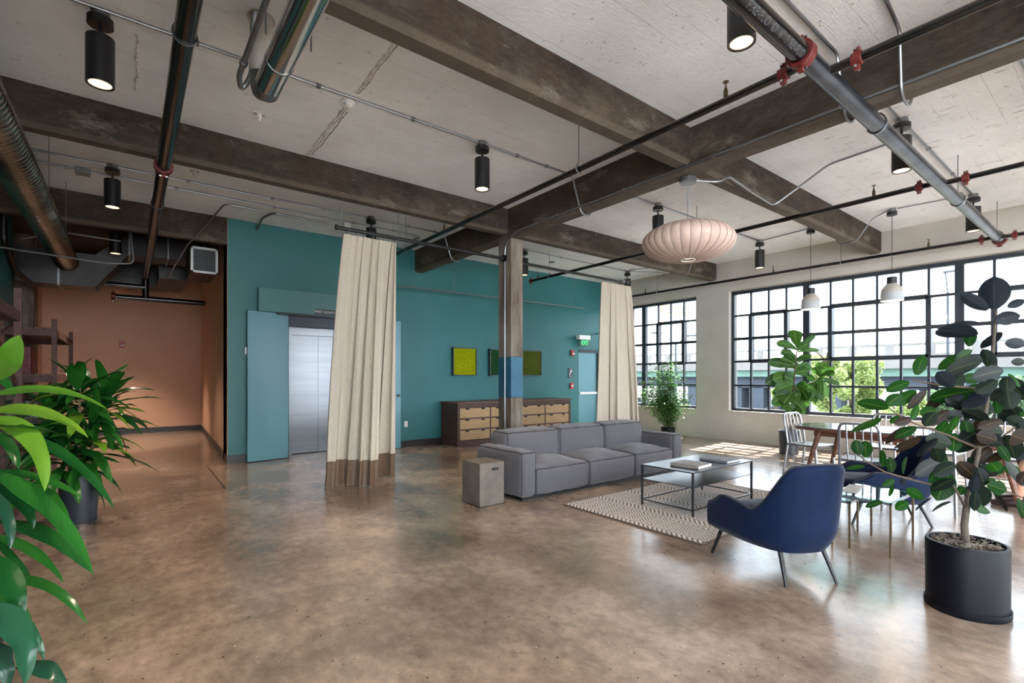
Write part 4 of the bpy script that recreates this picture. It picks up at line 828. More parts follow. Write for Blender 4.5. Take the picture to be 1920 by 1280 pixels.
def dracaena(label,loc,heads,n,seed,potargs):
    rr=random.Random(seed); t=thing('dracaena_plant',label,'potted plant',loc); pot(t,*potargs); h=potargs[2]
    for (hx,hy,hz) in heads:
        part('cane',MB().tube([(hx*.25,hy*.25,h-.05),(hx*.6,hy*.6,h+(hz-h)*.5),(hx,hy,hz)],[.016,.014,.012],8),mcane,t)
        for k in range(n):
            o=link('leaf',rr.choice(DV[:6]*2+DV[6:]),t,(hx,hy,hz-.30*(1-k/n)+.02)); el=rad(-15+85*(k/n)**1.2+rr.uniform(-10,10)); az=k*2.4+rr.uniform(-.3,.3)
            o.rotation_euler=Euler((el,rr.uniform(-.35,.35),az),'XYZ'); s=rr.uniform(.95,1.3)*(1.1-.25*k/n); o.scale=(s,s,s)
    return t
dracaena('leafy dracaena in a dark grey pot beside the racks',(-.375,6.25,0),[(.0,-.05,1.28),(.18,.10,1.22),(-.2,.1,1.05),(.08,-.15,.92),(-.1,-.12,.75)],32,4,(.125,.165,.45,mpotm))
# ---- near left dracaena: hero leaves traced as curved blades at their own distance
nd=thing('dracaena_plant','big dracaena with long arching leaves at the near left edge','potted plant',(-.55,2.55,0)); pot(nd,.15,.19,.42,mpotm)
for (x,y,z) in ((0,0,1.22),(.06,.1,.95),(-.03,-.08,.62)): part('cane',MB().tube([(x*.3,y*.3,.37),(x*.7,y*.7,z*.6),(x,y,z)],[.02,.017,.014],8),mcane,nd)
HL=[((-40,748),(98,700),(203,768),14,1.95,1.75,1),((-30,772),(90,748),(166,820),21,1.9,1.75,1),((-30,780),(88,790),(84,922),34,1.85,1.65,1),((40,812),(150,850),(215,953),18,2.0,1.85,0),((-30,880),(110,930),(176,1080),31,1.8,1.6,0),((-10,975),(105,985),(173,1074),26,1.85,1.7,0),
 ((-20,1003),(70,1018),(120,1092),18,1.8,1.7,0),((0,1083),(110,1075),(164,1170),18,1.75,1.65,0),((-20,1035),(40,1095),(36,1170),36,1.6,1.5,0),((-25,1130),(60,1175),(46,1285),46,1.5,1.42,2),((30,1250),(95,1235),(126,1290),30,1.55,1.5,2),((-15,915),(28,970),(18,1030),19,1.75,1.65,2),
 ((-20,905),(55,925),(63,992),25,1.85,1.75,0),((-25,715),(10,690),(36,628),50,1.95,1.85,1),((-20,880),(90,885),(156,934),14,2.0,1.9,0),((30,912),(115,915),(129,1003),24,1.9,1.8,0),((30,1150),(70,1180),(83,1240),15,1.65,1.6,2),((-20,1000),(40,1060),(60,1090),13,1.8,1.75,0),((-30,690),(5,700),(30,745),16,2.05,1.95,0),((-20,800),(30,830),(35,880),20,2.0,1.9,0),((-10,1200),(20,1230),(15,1300),30,1.5,1.45,2),((-30,930),(60,925),(140,985),22,2.0,1.9,0)]
mdrg=leaf_mat('dracaena_leaf_bluish',S(44,92,62),S(26,62,46),.2,.15)
for i,(a,m,e,wp,d0,d1,mi) in enumerate(HL):
    A,Bm,E_=PD(*a,d0),PD(*m,(d0+d1)/2-.04),PD(*e,d1); W=wp*((d0+d1)/2)/FPX*1.0
    tg=(E_-A).normalized(); v=((A+E_)/2-CAM).normalized(); sc=tg.cross(v).normalized(); th=R.uniform(.25,.6)*R.choice((-1,1)); sd_=sc*math.cos(th)+v*math.sin(th)
    link('leaf',leafmesh('leaf',[A,Bm,E_],W,sd_,'strap',(mdr,mdry,mdrg)[mi],nseg=14,fold=.22,wav=.6,seed=i),nd,A-Vector(nd.location))
for k in range(16):   # shorter leaves filling the heads out of frame
    o=link('leaf',R.choice(DV),nd,(0,0,1.2-.05*k)); o.rotation_euler=(rad(R.uniform(-10,60)),R.uniform(-.3,.3),rad(R.uniform(60,250)))
# ---- rubber plant, right foreground
rc=math.radians(42.64); RD=3.98; rx,ry=RD*math.cos(YAW-rc),RD*math.sin(YAW-rc)
rp=thing('rubber_plant','tall rubber plant with broad dark leaves in a round navy planter at right','potted plant',(rx,ry,0))
pr=.190; ph=.40
part('planter',MB().lathe([(pr*.985,.035),(pr*.985,.036),(pr,ph-.01),(pr-.004,ph),(pr-.018,ph),(pr-.022,ph-.03),(0,ph-.035)],n=56,caps=(True,False)),mpotd,rp,smooth=50); part('saucer',MB().lathe([(pr*1.0,0),(pr*1.03,.01),(pr*1.03,.042),(pr*.95,.036)],n=56),mpotd,rp)
part('soil',MB().grid(lambda u,v: Vector(((pr-.022)*v*math.cos(u*2*PI),(pr-.022)*v*math.sin(u*2*PI),ph-.03+.02*noise.noise(Vector((v*6*math.cos(u*6.28),v*6*math.sin(u*6.28),1))))),32,8,closeu=True),msoil,rp)
mm=MB(); rr=random.Random(3)
for k in range(90):
    a=rr.uniform(0,6.28); q=rr.uniform(.05,.155); c=Vector((q*math.cos(a),q*math.sin(a),ph-.018)); P=[]
    for j in range(7): P.append(c+Vector((rr.uniform(-.018,.018),rr.uniform(-.018,.018),rr.uniform(0,.028))))
    mm.tube(P,.0016,4,cap=False)
part('moss_mulch',mm,mmossg,rp,stuff=True)
dR=rx*FW[0]+ry*FW[1]
def rpx(x,y,dd=0): return PD(x,y,dR+dd)-Vector(rp.location)
tb=Vector((0,0,ph-.03)); s0=rpx(1806,1000); 
part('trunk',MB().tube([tb,rpx(1808,985),rpx(1813,945),rpx(1822,905),rpx(1836,840),rpx(1848,770),rpx(1855,725),rpx(1860,680),rpx(1863,640),rpx(1868,580)],[.021,.019,.017,.013,.012,.011,.010,.009,.008,.006],10),[mstem,mtwig],rp)
for P in ([(1811,952,0),(1796,925,.0),(1785,905,.02),(1744,908,-.05),(1687,893,-.12),(1658,884,-.16),(1623,864,-.22),(1611,853,-.24)],[(1836,840,0),(1800,826,.0),(1779,816,-.03),(1743,804,-.06),(1715,794,-.1),(1687,780,-.12),(1667,764,-.14)],[(1855,728,0),(1837,728,-.02),(1765,722,-.05),(1727,716,-.08),(1711,712,-.1)],[(1822,905,0),(1845,900,-.05),(1887,922,-.12),(1925,935,-.16)],[(1836,840,0),(1870,825,-.05),(1905,800,-.08)]):
    part('branch',MB().tube([rpx(*p) for p in P],[.008-.005*i/(len(P)-1) for i in range(len(P))],7),mtwig,rp)
# leaves: (base px, tip px, apparent width px, tone 0 dark 1 green 2 bronze 3 slate)
def c8(x,y): return (1540+x/3.2,500+y/3.2)
def c5(x,y): return (1700+x/5.818,780+y/5.818)
def c7(x,y): return (1560+x/7.11,760+y/7.11)
def c4(x,y): return (1560+x/4,860+y/4)
RL=[(c8,3.2,[((1040,252),(1035,56),182,3),((1000,258),(833,165),78,3),((1118,242),(1225,200),46,3),((1045,325),(1196,292),76,3),((935,345),(690,372),20,3),((930,412),(684,385),66,3),((885,478),(905,372),72,1),((1075,390),(962,492),46,3),((1225,465),(1098,458),62,3),((570,648),(615,530),76,1),((527,690),(388,748),58,1),((845,528),(700,618),60,1),((968,560),(733,640),78,0),((905,500),(800,562),44,1),((1000,597),(992,540),50,0),((852,652),(793,708),72,0),((972,620),(923,668),46,0),((1092,620),(903,668),86,0),((1140,572),(1225,572),42,0),((1225,795),(1098,665),112,0),((912,740),(648,802),84,1),((1012,802),(930,745),74,0),((1012,802),(1102,735),70,0),((1135,852),(1112,733),132,0),((1032,872),(875,822),92,0),((1000,925),(846,860),54,0),((872,858),(738,788),42,0),((620,870),(752,763),52,2),((692,858),(588,885),62,1),((482,768),(388,832),70,1),((440,832),(572,742),68,1),((520,852),(632,743),50,2),((402,850),(214,812),58,1),((402,852),(320,790),44,2),((542,918),(582,828),42,1),((350,905),(184,992),34,1),((482,895),(412,938),40,1),((542,912),(438,945),50,2),((502,960),(383,1064),40,2),((570,962),(440,1028),56,1),((602,1010),(433,1088),30,2),((592,1030),(448,1114),34,2),((762,862),(645,955),62,2),((757,925),(700,978),46,1),((1086,922),(938,968),62,2),((1090,1000),(1000,985),80,0),((1225,1040),(1138,1010),104,2),((1108,1010),(1165,1152),132,0),((1012,1083),(912,1185),102,2),((1112,1098),(998,1178),50,2),((790,1106),(800,996),100,1),((812,1112),(962,1012),70,0),((700,1022),(702,1158),86,2),((692,1028),(573,1142),48,3),((838,1050),(940,985),92,0),((962,1012),(1092,1068),80,0),((722,1162),(565,1258),62,0),((802,1182),(668,1215),62,1),((700,740),(655,690),36,3),((1060,880),(1050,800),60,1),((1150,900),(1060,870),100,0),((1190,720),(1120,640),30,1),((1225,900),(1195,870),40,1),((1180,930),(1225,1000),70,0),((820,900),(770,985),48,1),((1035,1180),(1060,1250),90,1),((1110,1190),(1190,1260),60,1)]),
 (c5,5.818,[((470,622),(325,922),255,1),((560,503),(778,700),165,2),((720,738),(835,990),255,0),((815,528),(980,655),130,0),((375,490),(92,648),140,0),((250,730),(292,598),55,1),((185,905),(-5,788),100,1),((272,890),(90,1032),30,3),((480,940),(273,1042),26,0),((710,968),(915,1050),70,1),((1090,815),(870,742),120,1),((950,795),(1085,1040),44,3),((1080,478),(1285,768),80,0),((1215,895),(1290,1125),85,1),((1000,602),(915,505),150,1),((530,520),(300,650),150,0),((780,560),(850,760),150,0),((590,860),(600,755),100,1),((880,690),(980,740),70,1)]),
 (c7,7.11,[((360,660),(318,455),160,1),((455,692),(440,470),175,1),((430,805),(190,850),58,1),((680,822),(664,588),88,1),((795,888),(773,686),130,1),((950,910),(1002,678),50,1),((832,985),(672,1085),85,1),((815,1050),(758,1215),55,1),((950,968),(955,1062),80,3)]),
 (c4,4,[((380,325),(248,360),42,1),((572,322),(476,382),76,1)])]
rr=random.Random(31); EX=[]
for k in range(46):
    x=rr.uniform(1745,1925); y=rr.uniform(690,935)
    if (x-1850)**2/110**2+(y-815)**2/130**2>1: continue
    an=rr.uniform(0,6.28); Lq=rr.uniform(30,52); EX.append(((x,y),(x+Lq*math.cos(an),y+Lq*.8*math.sin(an)),rr.uniform(14,30),rr.choice((0,0,0,1,2,3))))
RL.append((lambda x,y:(x,y),1.0,EX))
rr=random.Random(21)
def pxy(p):
    d=dep(p); r=p[0]*RT[0]+p[1]*RT[1]; return (CX+FPX*r/d,CY-FPX*(p[2]-CAMZ)/d)
for cf,sc,LS in RL:
    for (a,e,wp,tone) in LS:
        a=cf(*a); e=cf(*e); lp=math.hypot(a[0]-e[0],a[1]-e[1]); wp/=sc
        cx_=(a[0]+e[0])/2; rad_=abs(cx_-1840)/300; d0=dR+rr.uniform(-.22,.22)*(.5+rad_)
        A=PD(*a,d0); tilt=rr.uniform(-.5,.5)*lp*d0/FPX; E_=PD(*e,d0+tilt*.6); L=(E_-A).length
        v=((A+E_)/2-CAM).normalized(); tg=(E_-A).normalized(); scv=tg.cross(v).normalized(); Wt=max(wp*d0/FPX,L*.42); co=min(1,wp*d0/FPX/Wt); si=math.sqrt(max(0,1-co*co))*rr.choice((-1,1)); sd_=scv*co+v*si
        mid_=(A+E_)/2; q0=pxy(mid_-sd_*Wt/2); q1=pxy(mid_+sd_*Wt/2); ex=(e[0]-a[0])/max(lp,1e-3),(e[1]-a[1])/max(lp,1e-3); app=abs((q1[0]-q0[0])*ex[1]-(q1[1]-q0[1])*ex[0]); Wt*=max(.55,min(1.4,1.12*wp/max(app,1e-3)))
        nrm=sd_.cross(tg); Mi=(A+E_)/2+nrm*L*rr.uniform(-.08,.08)+Vector((0,0,L*.04))
        link('leaf',leafmesh('leaf',[A,Mi,E_],Wt,sd_,'ovate',(mrub,mrubg,mrubb,mrubn)[tone],nseg=9,fold=.12),rp,A-Vector(rp.location))
# ---- fiddle leaf fig by the window
fx,fy=9.42,3.98
fp=thing('fiddle_leaf_fig','fiddle leaf fig in a grey cylinder pot before the window','potted plant',(fx,fy,0)); pot(fp,.155,.16,.42,mpotm,True,False)
dF=fx*FW[0]+fy*FW[1]; rr=random.Random(5)
def fpx(x,y,dd=0): return PD(x,y,dF+dd)-Vector(fp.location)
part('stem',MB().tube([(0,0,.37),fpx(1489,780),fpx(1487,740),fpx(1490,700),fpx(1494,660),fpx(1497,640)],[.016,.014,.013,.011,.009,.006],8),mtwig,fp); part('branch',MB().tube([fpx(1489,730),fpx(1505,722),fpx(1525,716),fpx(1540,705)],[.01,.009,.008,.005],7),mtwig,fp)
FL=[((1495,652),(1488,618),26),((1495,655),(1455,643),16),((1496,658),(1530,628),12),((1495,660),(1536,657),10),((1495,655),(1515,645),20),((1493,668),(1463,660),14),((1494,672),(1522,668),14),((1492,682),(1463,672),10),((1492,690),(1440,678),22),((1491,690),(1522,690),20),((1490,700),(1516,695),24),((1490,705),(1448,712),26),((1489,715),(1470,705),22),((1489,720),(1452,735),26),((1489,722),(1497,745),26),((1489,725),(1517,735),28),((1488,735),(1470,756),30),((1488,735),(1452,762),18),((1488,745),(1478,768),22),((1488,745),(1518,760),26),((1488,752),(1510,775),20),((1488,755),(1480,775),24),((1505,722),(1525,745),26),((1520,718),(1545,748),20),((1525,716),(1540,752),14),((1540,705),(1542,678),25),((1540,706),(1566,690),12),((1540,708),(1575,722),9),((1540,710),(1551,745),14),((1535,712),(1522,738),22),((1490,740),(1452,742),22),((1500,735),(1512,752),26),((1545,700),(1566,700),14),((1530,716),(1512,705),14)]
FL+=[((a[0]+rr.uniform(-6,6),a[1]+rr.uniform(-8,8)),(e[0]+rr.uniform(-14,10),e[1]+rr.uniform(-10,10)),w_*.9) for (a,e,w_) in FL[5:32]]
for (a,e,wp) in FL:
    d0=dF+rr.uniform(-.22,.22); A=PD(*a,dF); E_=PD(*e,d0); L=(E_-A).length; v=((A+E_)/2-CAM).normalized(); tg=(E_-A).normalized(); s=tg.cross(v).normalized(); th=rr.uniform(-.5,.5)
    link('leaf',leafmesh('leaf',[A,(A+E_)/2+Vector((0,0,L*.12)),E_],wp*dF/FPX*1.1,s*math.cos(th)+v*math.sin(th),'fiddle',mfid,nseg=9,fold=.1,wav=.5,seed=wp),fp,A-Vector(fp.location))
# ---- feathery aralia at the first window
ax,ay=9.72,6.72
ap=thing('aralia_plant','feathery green aralia in a dark pot under the left window','potted plant',(ax,ay,0)); pot(ap,.14,.16,.24,mpotd,True,False); dA=ax*FW[0]+ay*FW[1]
def apx(x,y,dd=0): return PD(x,y,dA+dd)-Vector(ap.location)
rr=random.Random(9); tips=[(1240,690),(1252,684),(1262,705),(1222,712),(1213,732),(1236,725),(1272,740),(1266,760),(1248,745),(1228,750)]
fm=MB()
for k,(x,y) in enumerate(tips):
    a=Vector((rr.uniform(-.08,.08),rr.uniform(-.08,.08),.19)); e=apx(x,y,rr.uniform(-.25,.25)); m_=a*.5+e*.5+Vector((rr.uniform(-.05,.05),rr.uniform(-.05,.05),.05))
    P=[a*(1-t)**2+m_*2*t*(1-t)+e*t*t for t in [i/8 for i in range(9)]]; part('stem',MB().tube(P,[.007-.0005*i for i in range(9)],6),mtwig,ap)
    for q in range(800):
        t=rr.uniform(.02,1.04)**.55; i=min(int(t*8),7); f=t*8-i; c=P[i]*(1-f)+P[i+1]*f+Vector((rr.gauss(0,.12)*(.35+t),rr.gauss(0,.12)*(.35+t),rr.gauss(0,.07))); az=rr.uniform(0,6.28); el=rr.uniform(-.6,.5); L=rr.uniform(.045,.085); d=Vector((math.cos(az)*math.cos(el),math.sin(az)*math.cos(el),math.sin(el))); s=d.cross(Vector((0,0,1))).normalized()*L*.3
        fm.add([c,c+d*L*.5+s,c+d*L,c+d*L*.5-s],[(0,1,2,3)])
part('foliage',fm,mbam,ap,smooth=0,stuff=True)
# ================================================================ racks on the left
mrack=M('rusty_rack_paint',S(96,62,54),S(74,46,42),10,.6,0,.2,50); mplank=M('weathered_plank',S(120,92,72),S(82,62,50),6,.75,0,.4,30,(4,.4,1)); mcrate=M('dark_red_crate',S(112,34,34),S(88,26,30),8,.55); mmarb=M('black_marbled_paper',S(30,30,34),S(120,120,122),14,.6,ramp=(.48,.56))
def rack(label,x0,x1,y0,y1,h,shelves,braces):
    t=thing('storage_rack',label,'rack',((x0+x1)/2,(y0+y1)/2,0),0,'brown steel racks')
    for x in (x0,x1):
        for y in (y0,y1): part('post',MB().box((x-.028,y-.028,0),(x+.028,y+.028,h)),mrack,t,True,0,.003)
    for z in shelves:
        for x in (x0,x1): part('beam',MB().box((x-.02,y0,z-.09),(x+.02,y1,z)),mrack,t,True,0)
        n=5
        for i in range(n): part('plank',MB().box((x0+(x1-x0)*i/n+.004,y0-.03,z),(x0+(x1-x0)*(i+1)/n-.004,y1+.03,z+.025)),mplank,t,True,0)
        for y in (y0,y1): part('end_beam',MB().box((x0,y-.018,z-.09),(x1,y+.018,z)),mrack,t,True,0)
    for (z0,z1) in braces:
        for y in (y0,y1): part('brace',MB().tube([(x0,y,z0),(x1,y,z1)],.016,4),mrack,t,True,0)
        part('brace',MB().tube([(x1,y1,z0),(x1,y0+(y1-y0)*.55,z1)],.016,4),mrack,t,True,0)
rack('brown steel rack with plank shelf along the left wall near the dark pot',-1.36,-.815,3.75,6.42,2.2,(.22,1.98),((1.25,1.9),))
rack('brown steel rack further back standing in the hall',-1.36,-.84,9.5,12.0,2.2,(.55,1.40,2.05),((.6,1.35),))
t=thing('red_crate','dark red riveted crate on the shelf of the hall rack','crate',(-1.23,9.85,1.425)); part('box',MB().box((-1.34,9.56,1.426),(-1.09,10.1,1.80)),mcrate,t,True,0,.004)
for i in range(6): part('rivet',MB().cyl((-1.10+.0,9.555,1.46+i*.06),(-1.10,9.562,1.46+i*.06),.006,6),mgalv,t,True)
single('marbled_box',MB().box((-1.34,9.58,.576),(-1.02,10.2,1.05)),mmarb,'black and grey marbled box on the lower shelf of the hall rack','box',smooth=0,bevel=.005)
# ================================================================ person seated at the right end of the table (only the lower legs reach into the frame)
mskin=M('skin',S(196,140,112),S(206,152,124),12,.5); mshoe=M('dark_brown_shoe',S(52,32,32),None,rough=.45); mshirt=M('grey_shirt',S(120,122,130),None,rough=.85); mshort=M('navy_shorts',S(40,46,62),None,rough=.85); mhair=M('dark_hair',S(44,32,26),None,rough=.6)
def person(loc,rz):
    t=thing('person','person in shorts and dark brown shoes seated at the far right behind the rubber plant','person',loc,rz)   # local: faces +Y, seat at origin
    J={'pelvis':((0,0,.52),.13),'waist':((0,-.02,.70),.12),'chest':((0,-.01,.92),.15),'neck':((0,.01,1.09),.055),'head0':((0,.03,1.17),.075),'head':((0,.035,1.25),.095),'crown':((0,.025,1.33),.07)}
    for s,n in ((-1,'l'),(1,'r')):
        J.update({n+'hip':((s*.09,.02,.50),.10),n+'knee':((s*.13,.43,.50),.062),n+'calf':((s*.13,.46,.34),.056),n+'ankle':((s*.13,.50,.09),.036),n+'heel':((s*.13,.48,.05),.036),n+'toe':((s*.14,.66,.035),.03),
          n+'sho':((s*.19,0,1.01),.06),n+'elb':((s*.24,.08,.76),.042),n+'wri':((s*.16,.32,.77),.028),n+'palm':((s*.14,.39,.775),.026)})
    for s,n in ((-1,'l'),(1,'r')):
        for k,(dx,ln) in enumerate(((-.028,.06),(-.010,.075),(.010,.07),(.027,.055))): J.update({n+'f%da'%k:((s*.14+dx,.42,.775),.0095),n+'f%db'%k:((s*.14+dx,.42+ln*.6,.77),.009),n+'f%dc'%k:((s*.14+dx,.42+ln,.758),.008)})
        J.update({n+'t0':((s*.14-s*.032,.385,.77),.011),n+'t1':((s*.14-s*.055,.415,.765),.009)})
    Ed=[('pelvis','waist'),('waist','chest'),('chest','neck'),('neck','head0'),('head0','head'),('head','crown')]
    for n in 'lr':
        Ed+=[('pelvis',n+'hip'),(n+'hip',n+'knee'),(n+'knee',n+'calf'),(n+'calf',n+'ankle'),(n+'ankle',n+'heel'),(n+'heel',n+'toe'),('chest',n+'sho'),(n+'sho',n+'elb'),(n+'elb',n+'wri'),(n+'wri',n+'palm'),(n+'palm',n+'t0'),(n+'t0',n+'t1')]
        for k in range(4): Ed+=[(n+'palm',n+'f%da'%k),(n+'f%da'%k,n+'f%db'%k),(n+'f%db'%k,n+'f%dc'%k)]
    ks=list(J); me=bpy.data.meshes.new('body'); me.from_pydata([J[k][0] for k in ks],[(ks.index(a),ks.index(b)) for a,b in Ed],[]); me.materials.append(mskin)
    o=link('body',me,t); sk=o.modifiers.new('skin','SKIN'); o.modifiers.new('sub','SUBSURF').levels=1; o.modifiers['sub'].render_levels=2
    for i,k in enumerate(ks): d=me.skin_vertices[0].data[i]; d.radius=(J[k][1],J[k][1]); d.use_root=(k=='pelvis')
    part('shirt',MB().lathe([(.16,.62),(.15,.72),(.175,.92),(.13,1.03),(.062,1.08)],n=20,caps=(False,False)),mshirt,t,smooth=60)
    for s in (-1,1): part('sleeve',MB().tube([(s*.15,0,1.02),(s*.205,.02,.93),(s*.225,.06,.84)],[.075,.065,.058],12),mshirt,t); part('shorts_leg',MB().tube([(s*.07,-.05,.52),(s*.10,.12,.51),(s*.125,.33,.51)],[.13,.115,.092],14),mshort,t); part('shoe',MB().tube([(s*.13,.43,.05),(s*.13,.49,.06),(s*.137,.60,.042),(s*.142,.70,.03)],[.035,.05,.045,.028],12),mshoe,t)
    part('shorts',MB().lathe([(.12,.43),(.165,.48),(.17,.56),(.15,.68)],n=18),mshort,t,smooth=60)
    part('hair',MB().lathe([(.075,1.20),(.105,1.26),(.10,1.33),(.06,1.385),(.01,1.40)],(0,.005,0),18,caps=(False,False)),mhair,t); 
    part('face',MB().lathe([(.012,-.02),(.018,0),(.006,.02)],(0,.135,1.25),8).lathe([(.001,-.006),(.009,0),(.001,.006)],(-.035,.118,1.27),8).lathe([(.001,-.006),(.009,0),(.001,.006)],(.035,.118,1.27),8).box((-.022,.112,1.205),(.022,.122,1.211)),mskin,t)
    for s in (-1,1): part('ear',MB().lathe([(.004,-.03),(.016,0),(.004,.03)],(s*.098,.02,1.25),8),mskin,t)
    return t
pf=Pz(1893,944); person((pf.x-.06,pf.y-.58,0),.0)
t=thing('wooden_stool','wooden stool under the person at the right end of the table','stool',(pf.x-.06,pf.y-.6,0))
part('seat',MB().cyl((0,0,.36),(0,0,.395),.19,24),mtab,t); 
for a in range(4): part('leg',MB().tube([(.19*math.cos(a*PI/2+.78),.19*math.sin(a*PI/2+.78),0),(.12*math.cos(a*PI/2+.78),.12*math.sin(a*PI/2+.78),.37)],[.016,.02],8),mtab,t)
# ================================================================ outdoors
GZ=-3.4
masph=M('outdoor_pavement',S(92,90,87),S(106,104,100),.3,.95,spec=.1); moc=M('overpass_concrete',S(114,112,109),S(126,124,121),.3,.9,spec=.1); mgirder=M('overpass_green_girder',S(96,124,112),S(104,132,120),.5,.8); mpier=M('overpass_pier',S(62,69,80),S(72,79,90),.6,.9); mbldg=M('pale_building_wall',S(214,214,218),None,rough=.9); mtree=leaf_mat('street_tree_leaf',S(130,146,82),S(154,168,106),.6,.4); mlampg=M('street_lamp_grey',S(52,58,66),None,rough=.6); mcrane=M('crane_orange',S(206,150,122),None,rough=.6); mhedge=leaf_mat('hedge_leaf',S(84,110,76),S(104,128,92),.7,.3)
struct('ground_outside',MB().box((10.9,-160,GZ-.3),(260,220,GZ)),masph,'pale pavement outside')
def onX(x,y,X): return PX(x,y,X)
XO=62
ov=thing('overpass','grey highway overpass on piers beyond the windows','overpass',(XO,20,GZ)); zt=onX(1400,657,XO).z; zd=onX(1400,673,XO).z; zg=onX(1400,694,XO).z; zb=onX(1400,706,XO).z
part('deck',MB().box((XO-.6,-120,zg),(XO+12,150,zd)),moc,ov,True,0); part('girder',MB().box((XO,-120,zb),(XO+.5,150,zg)),mgirder,ov,True,0); part('girder',MB().box((XO+10,-120,zb-.6),(XO+10.5,150,zg)),mgirder,ov,True,0); part('pier_cap',MB().box((XO+1,-120,zb-1.4),(XO+9.5,150,zb)),mpier,ov,True,0)
part('rail',MB().box((XO-.5,-120,zt-.25),(XO-.2,150,zt)),moc,ov,True,0)
y=-60
while y<90: part('rail_post',MB().box((XO-.5,y,zd),(XO-.2,y+.7,zt-.25)),moc,ov,True,0); y+=3.3
for px in (1242,1300,1378,1418,1462,1560,1745,1960,2200): 
    yy=onX(px,700,XO+1).y; part('pier',MB().box((XO+1,yy-.9,GZ),(XO+3,yy+.9,zb-1.3)),mpier,ov,True,0)
bl=thing('white_building','pale industrial building seen under the overpass','building',(86,20,GZ)); yb0,yb1=onX(1500,700,86).y,onX(1320,700,86).y; part('wall',MB().box((86,yb0,GZ),(100,yb1+4,onX(1400,716,86).z)),mbldg,bl,True,0)
for px in (1398,1436,1470): 
    q=onX(px,728,85.95); f=part('window',MB().box((85.9,q.y-.45,q.z-.5),(86,q.y+.45,q.z+.5)),mframe,bl,True,0)
part('roof',MB().box((85.8,yb0-.2,onX(1400,716,86).z),(100,yb1+4.2,onX(1400,716,86).z+.25)),mpier,bl,True,0)
b2=thing('far_building','long low building far beyond the overpass','building',(150,-10,GZ)); part('wall',MB().box((150,-60,GZ),(170,40,6)),mbldg,b2,True,0); part('roof',MB().box((149.5,-60.5,6),(170,40.5,6.6)),mpier,b2,True,0)
single('yellow_barrier',MB().box((84.6,onX(1432,755,84.6).y,onX(1400,758,84.6).z),(84.8,onX(1396,755,84.6).y,onX(1400,754,84.6).z)),M('yellow_paint',S(214,170,60),None),'yellow barrier rail in front of the pale building','barrier',smooth=0)
def lamp(label,px,X,ytop,arms):
    p=onX(px,700,X); t=thing('street_lamp',label,'street lamp',(X,p.y,GZ)); zt=onX(px,ytop,X).z; part('pole',MB().tube([(X,p.y,GZ),(X,p.y,zt)],[.14,.09],8),mlampg,t,True)
    for (ax_,ay_) in arms:
        e=onX(ax_,ay_,X); s=1 if e.y>p.y else -1; part('arm',MB().tube([(X,p.y,zt-.1),(X,p.y+(e.y-p.y)*.55,e.z+.0),(X,e.y-s*.6,e.z+.05)],.05,6),mlampg,t,True); part('luminaire',MB().box((X-.15,min(e.y,e.y-s*.9),e.z-.04),(X+.15,max(e.y,e.y-s*.9),e.z+.1)),mlampg,t,True,0)
lamp('grey double arm street lamp seen through the left window',1267,40,645,((1222,625),(1306,629))); lamp('thin tall street lamp seen through the long window',1777,55,548,((1769,511),))
cr=thing('tower_crane','faint orange tower crane jib seen through the left window','crane',(170,110,GZ)); X=170
a,b,c_,d_=onX(1230,570,X),onX(1297,579,X),onX(1239,583,X),onX(1297,592,X); cm=MB(); cm.tube([a,b],.42,4); cm.tube([c_,d_],.42,4); n=9
for i in range(n): cm.tube([a+(b-a)*i/n,c_+(d_-c_)*(i+.5)/n],.2,4); cm.tube([c_+(d_-c_)*(i+.5)/n,a+(b-a)*(i+1)/n],.2,4)
cm.tube([b,d_],.15,4); part('jib',cm,mcrane,cr,True,0); q=onX(1238,600,X); part('mast',MB().tube([(X,q.y,GZ),(X,q.y,onX(1238,570,X).z)],.9,4),mcrane,cr,True,0)
for k,px in enumerate((1264,1286)):
    q=onX(px,575,X+30); single('distant_tower',MB().box((X+30,q.y-.8,GZ),(X+31,q.y+.8,onX(px,572,X+30).z if k==0 else onX(px,585,X+30).z)),mbldg,('slim pale tower behind the middle of the crane jib','slim pale tower behind the tip of the crane jib')[k],'building',smooth=0)
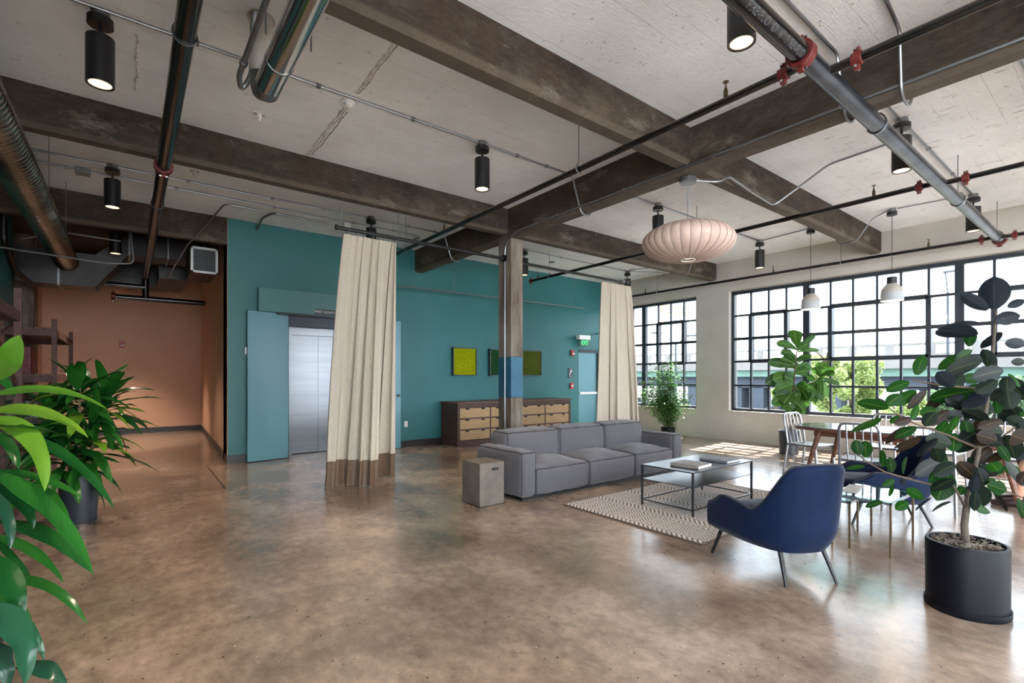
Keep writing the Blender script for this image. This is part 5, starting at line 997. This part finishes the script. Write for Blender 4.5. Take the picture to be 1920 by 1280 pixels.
def tree(label,px,X,ytop,ybot,rpx_,n,seed,mat=mtree,trunk=True):
    p=onX(px,700,X); rr=random.Random(seed); t=thing('street_tree',label,'tree',(X,p.y,GZ),0,'trees outside the window'); z1=onX(px,ytop,X).z; z0=onX(px,ybot,X).z; d=X*FW[0]+p.y*FW[1]; r=rpx_*d/FPX; cz=(z0+z1)/2; hz=(z1-z0)/2
    if trunk:
        part('trunk',MB().tube([(X,p.y,GZ),(X+.1,p.y+.1,cz),(X,p.y,z1-hz*.4)],[.16,.11,.04],8),mtwig,t,True)
        for k in range(6):
            a=rr.uniform(0,6.28); part('branch',MB().tube([(X,p.y,cz-hz*.5+hz*.15*k),(X+r*.35*math.cos(a),p.y+r*.35*math.sin(a),cz+hz*.1*k),(X+r*.7*math.cos(a),p.y+r*.7*math.sin(a),cz+hz*(.1+.1*k))],[.06,.04,.015],6),mtwig,t,True)
    fm=MB(); cl=[]
    for k in range(26):
        u=Vector((rr.gauss(0,1),rr.gauss(0,1),rr.gauss(0,1))).normalized()*rr.uniform(.3,.85); cl.append((Vector((X+u.x*r,p.y+u.y*r,cz+u.z*hz)),rr.uniform(.2,.36)*r))
    for k in range(n):
        c,q=rr.choice(cl); u=Vector((rr.gauss(0,1),rr.gauss(0,1),rr.gauss(0,1))).normalized()*q*rr.uniform(.6,1.05); c=c+u; s=rr.uniform(.05,.11)*(d/25)**.8; e1=Vector((rr.gauss(0,1),rr.gauss(0,1),rr.gauss(0,1))).normalized(); e2=e1.orthogonal().normalized(); fm.add([c-e1*s,c+e2*s*.6,c+e1*s,c-e2*s*.6],[(0,1,2,3)])
    part('crown',fm,mat,t,True,0,stuff=True)
tree('pale green tree beside the fiddle leaf fig outside the window',1552,22,628,790,42,7000,1); tree('bright green bushy tree in the middle of the long window',1600,24,648,800,52,8000,2); tree('green tree at the right behind the rubber plant',1690,30,735,800,48,5000,3)
tree('dense green tree beyond the right window section',1880,42,700,800,70,7000,4,mhedge); tree('low green hedge tree behind the right window bay',1770,46,715,800,50,6000,5,mhedge); tree('small young tree before the pale building',1455,50,722,752,10,1200,6)
tree('distant green trees under the overpass at left',1300,95,716,745,14,1500,7,mhedge)
mcars=[M('car_white',S(200,202,206),None,rough=.3),M('car_grey',S(130,134,140),None,rough=.3),M('car_orange',S(196,128,62),None,rough=.4)]
mcarw=M('car_window',S(30,34,40),None,rough=.2)
for k,(px,X,ci,lab) in enumerate(((1288,70,0,'white parked car under the overpass at left'),(1302,66,2,'orange parked vehicle seen at the bottom of the left window'),(1196,70,1,'grey parked car seen beside the curtain'),(1452,60,0,'white parked car in front of the pale building'))):
    p=onX(px,740,X); t=thing('parked_car',lab,'car',(X,p.y,GZ),0,'parked cars outside')
    part('body',MB().prism([(-2.1,.3),(-2.1,.75),(-1.2,.85),(1.3,.85),(2.1,.7),(2.1,.3)],'x',-.85,.85),mcars[ci],t,smooth=0,bevel=.08); part('cabin',MB().prism([(-1.3,.85),(-.8,1.38),(.5,1.38),(1.1,.85)],'x',-.75,.75),mcarw,t,smooth=0,bevel=.05)
    for yy in (-1.3,1.3):
        for xx in (-.8,.66): part('wheel',MB().cyl((xx,yy,.32),(xx+.16,yy,.32),.32,14),mblack,t)
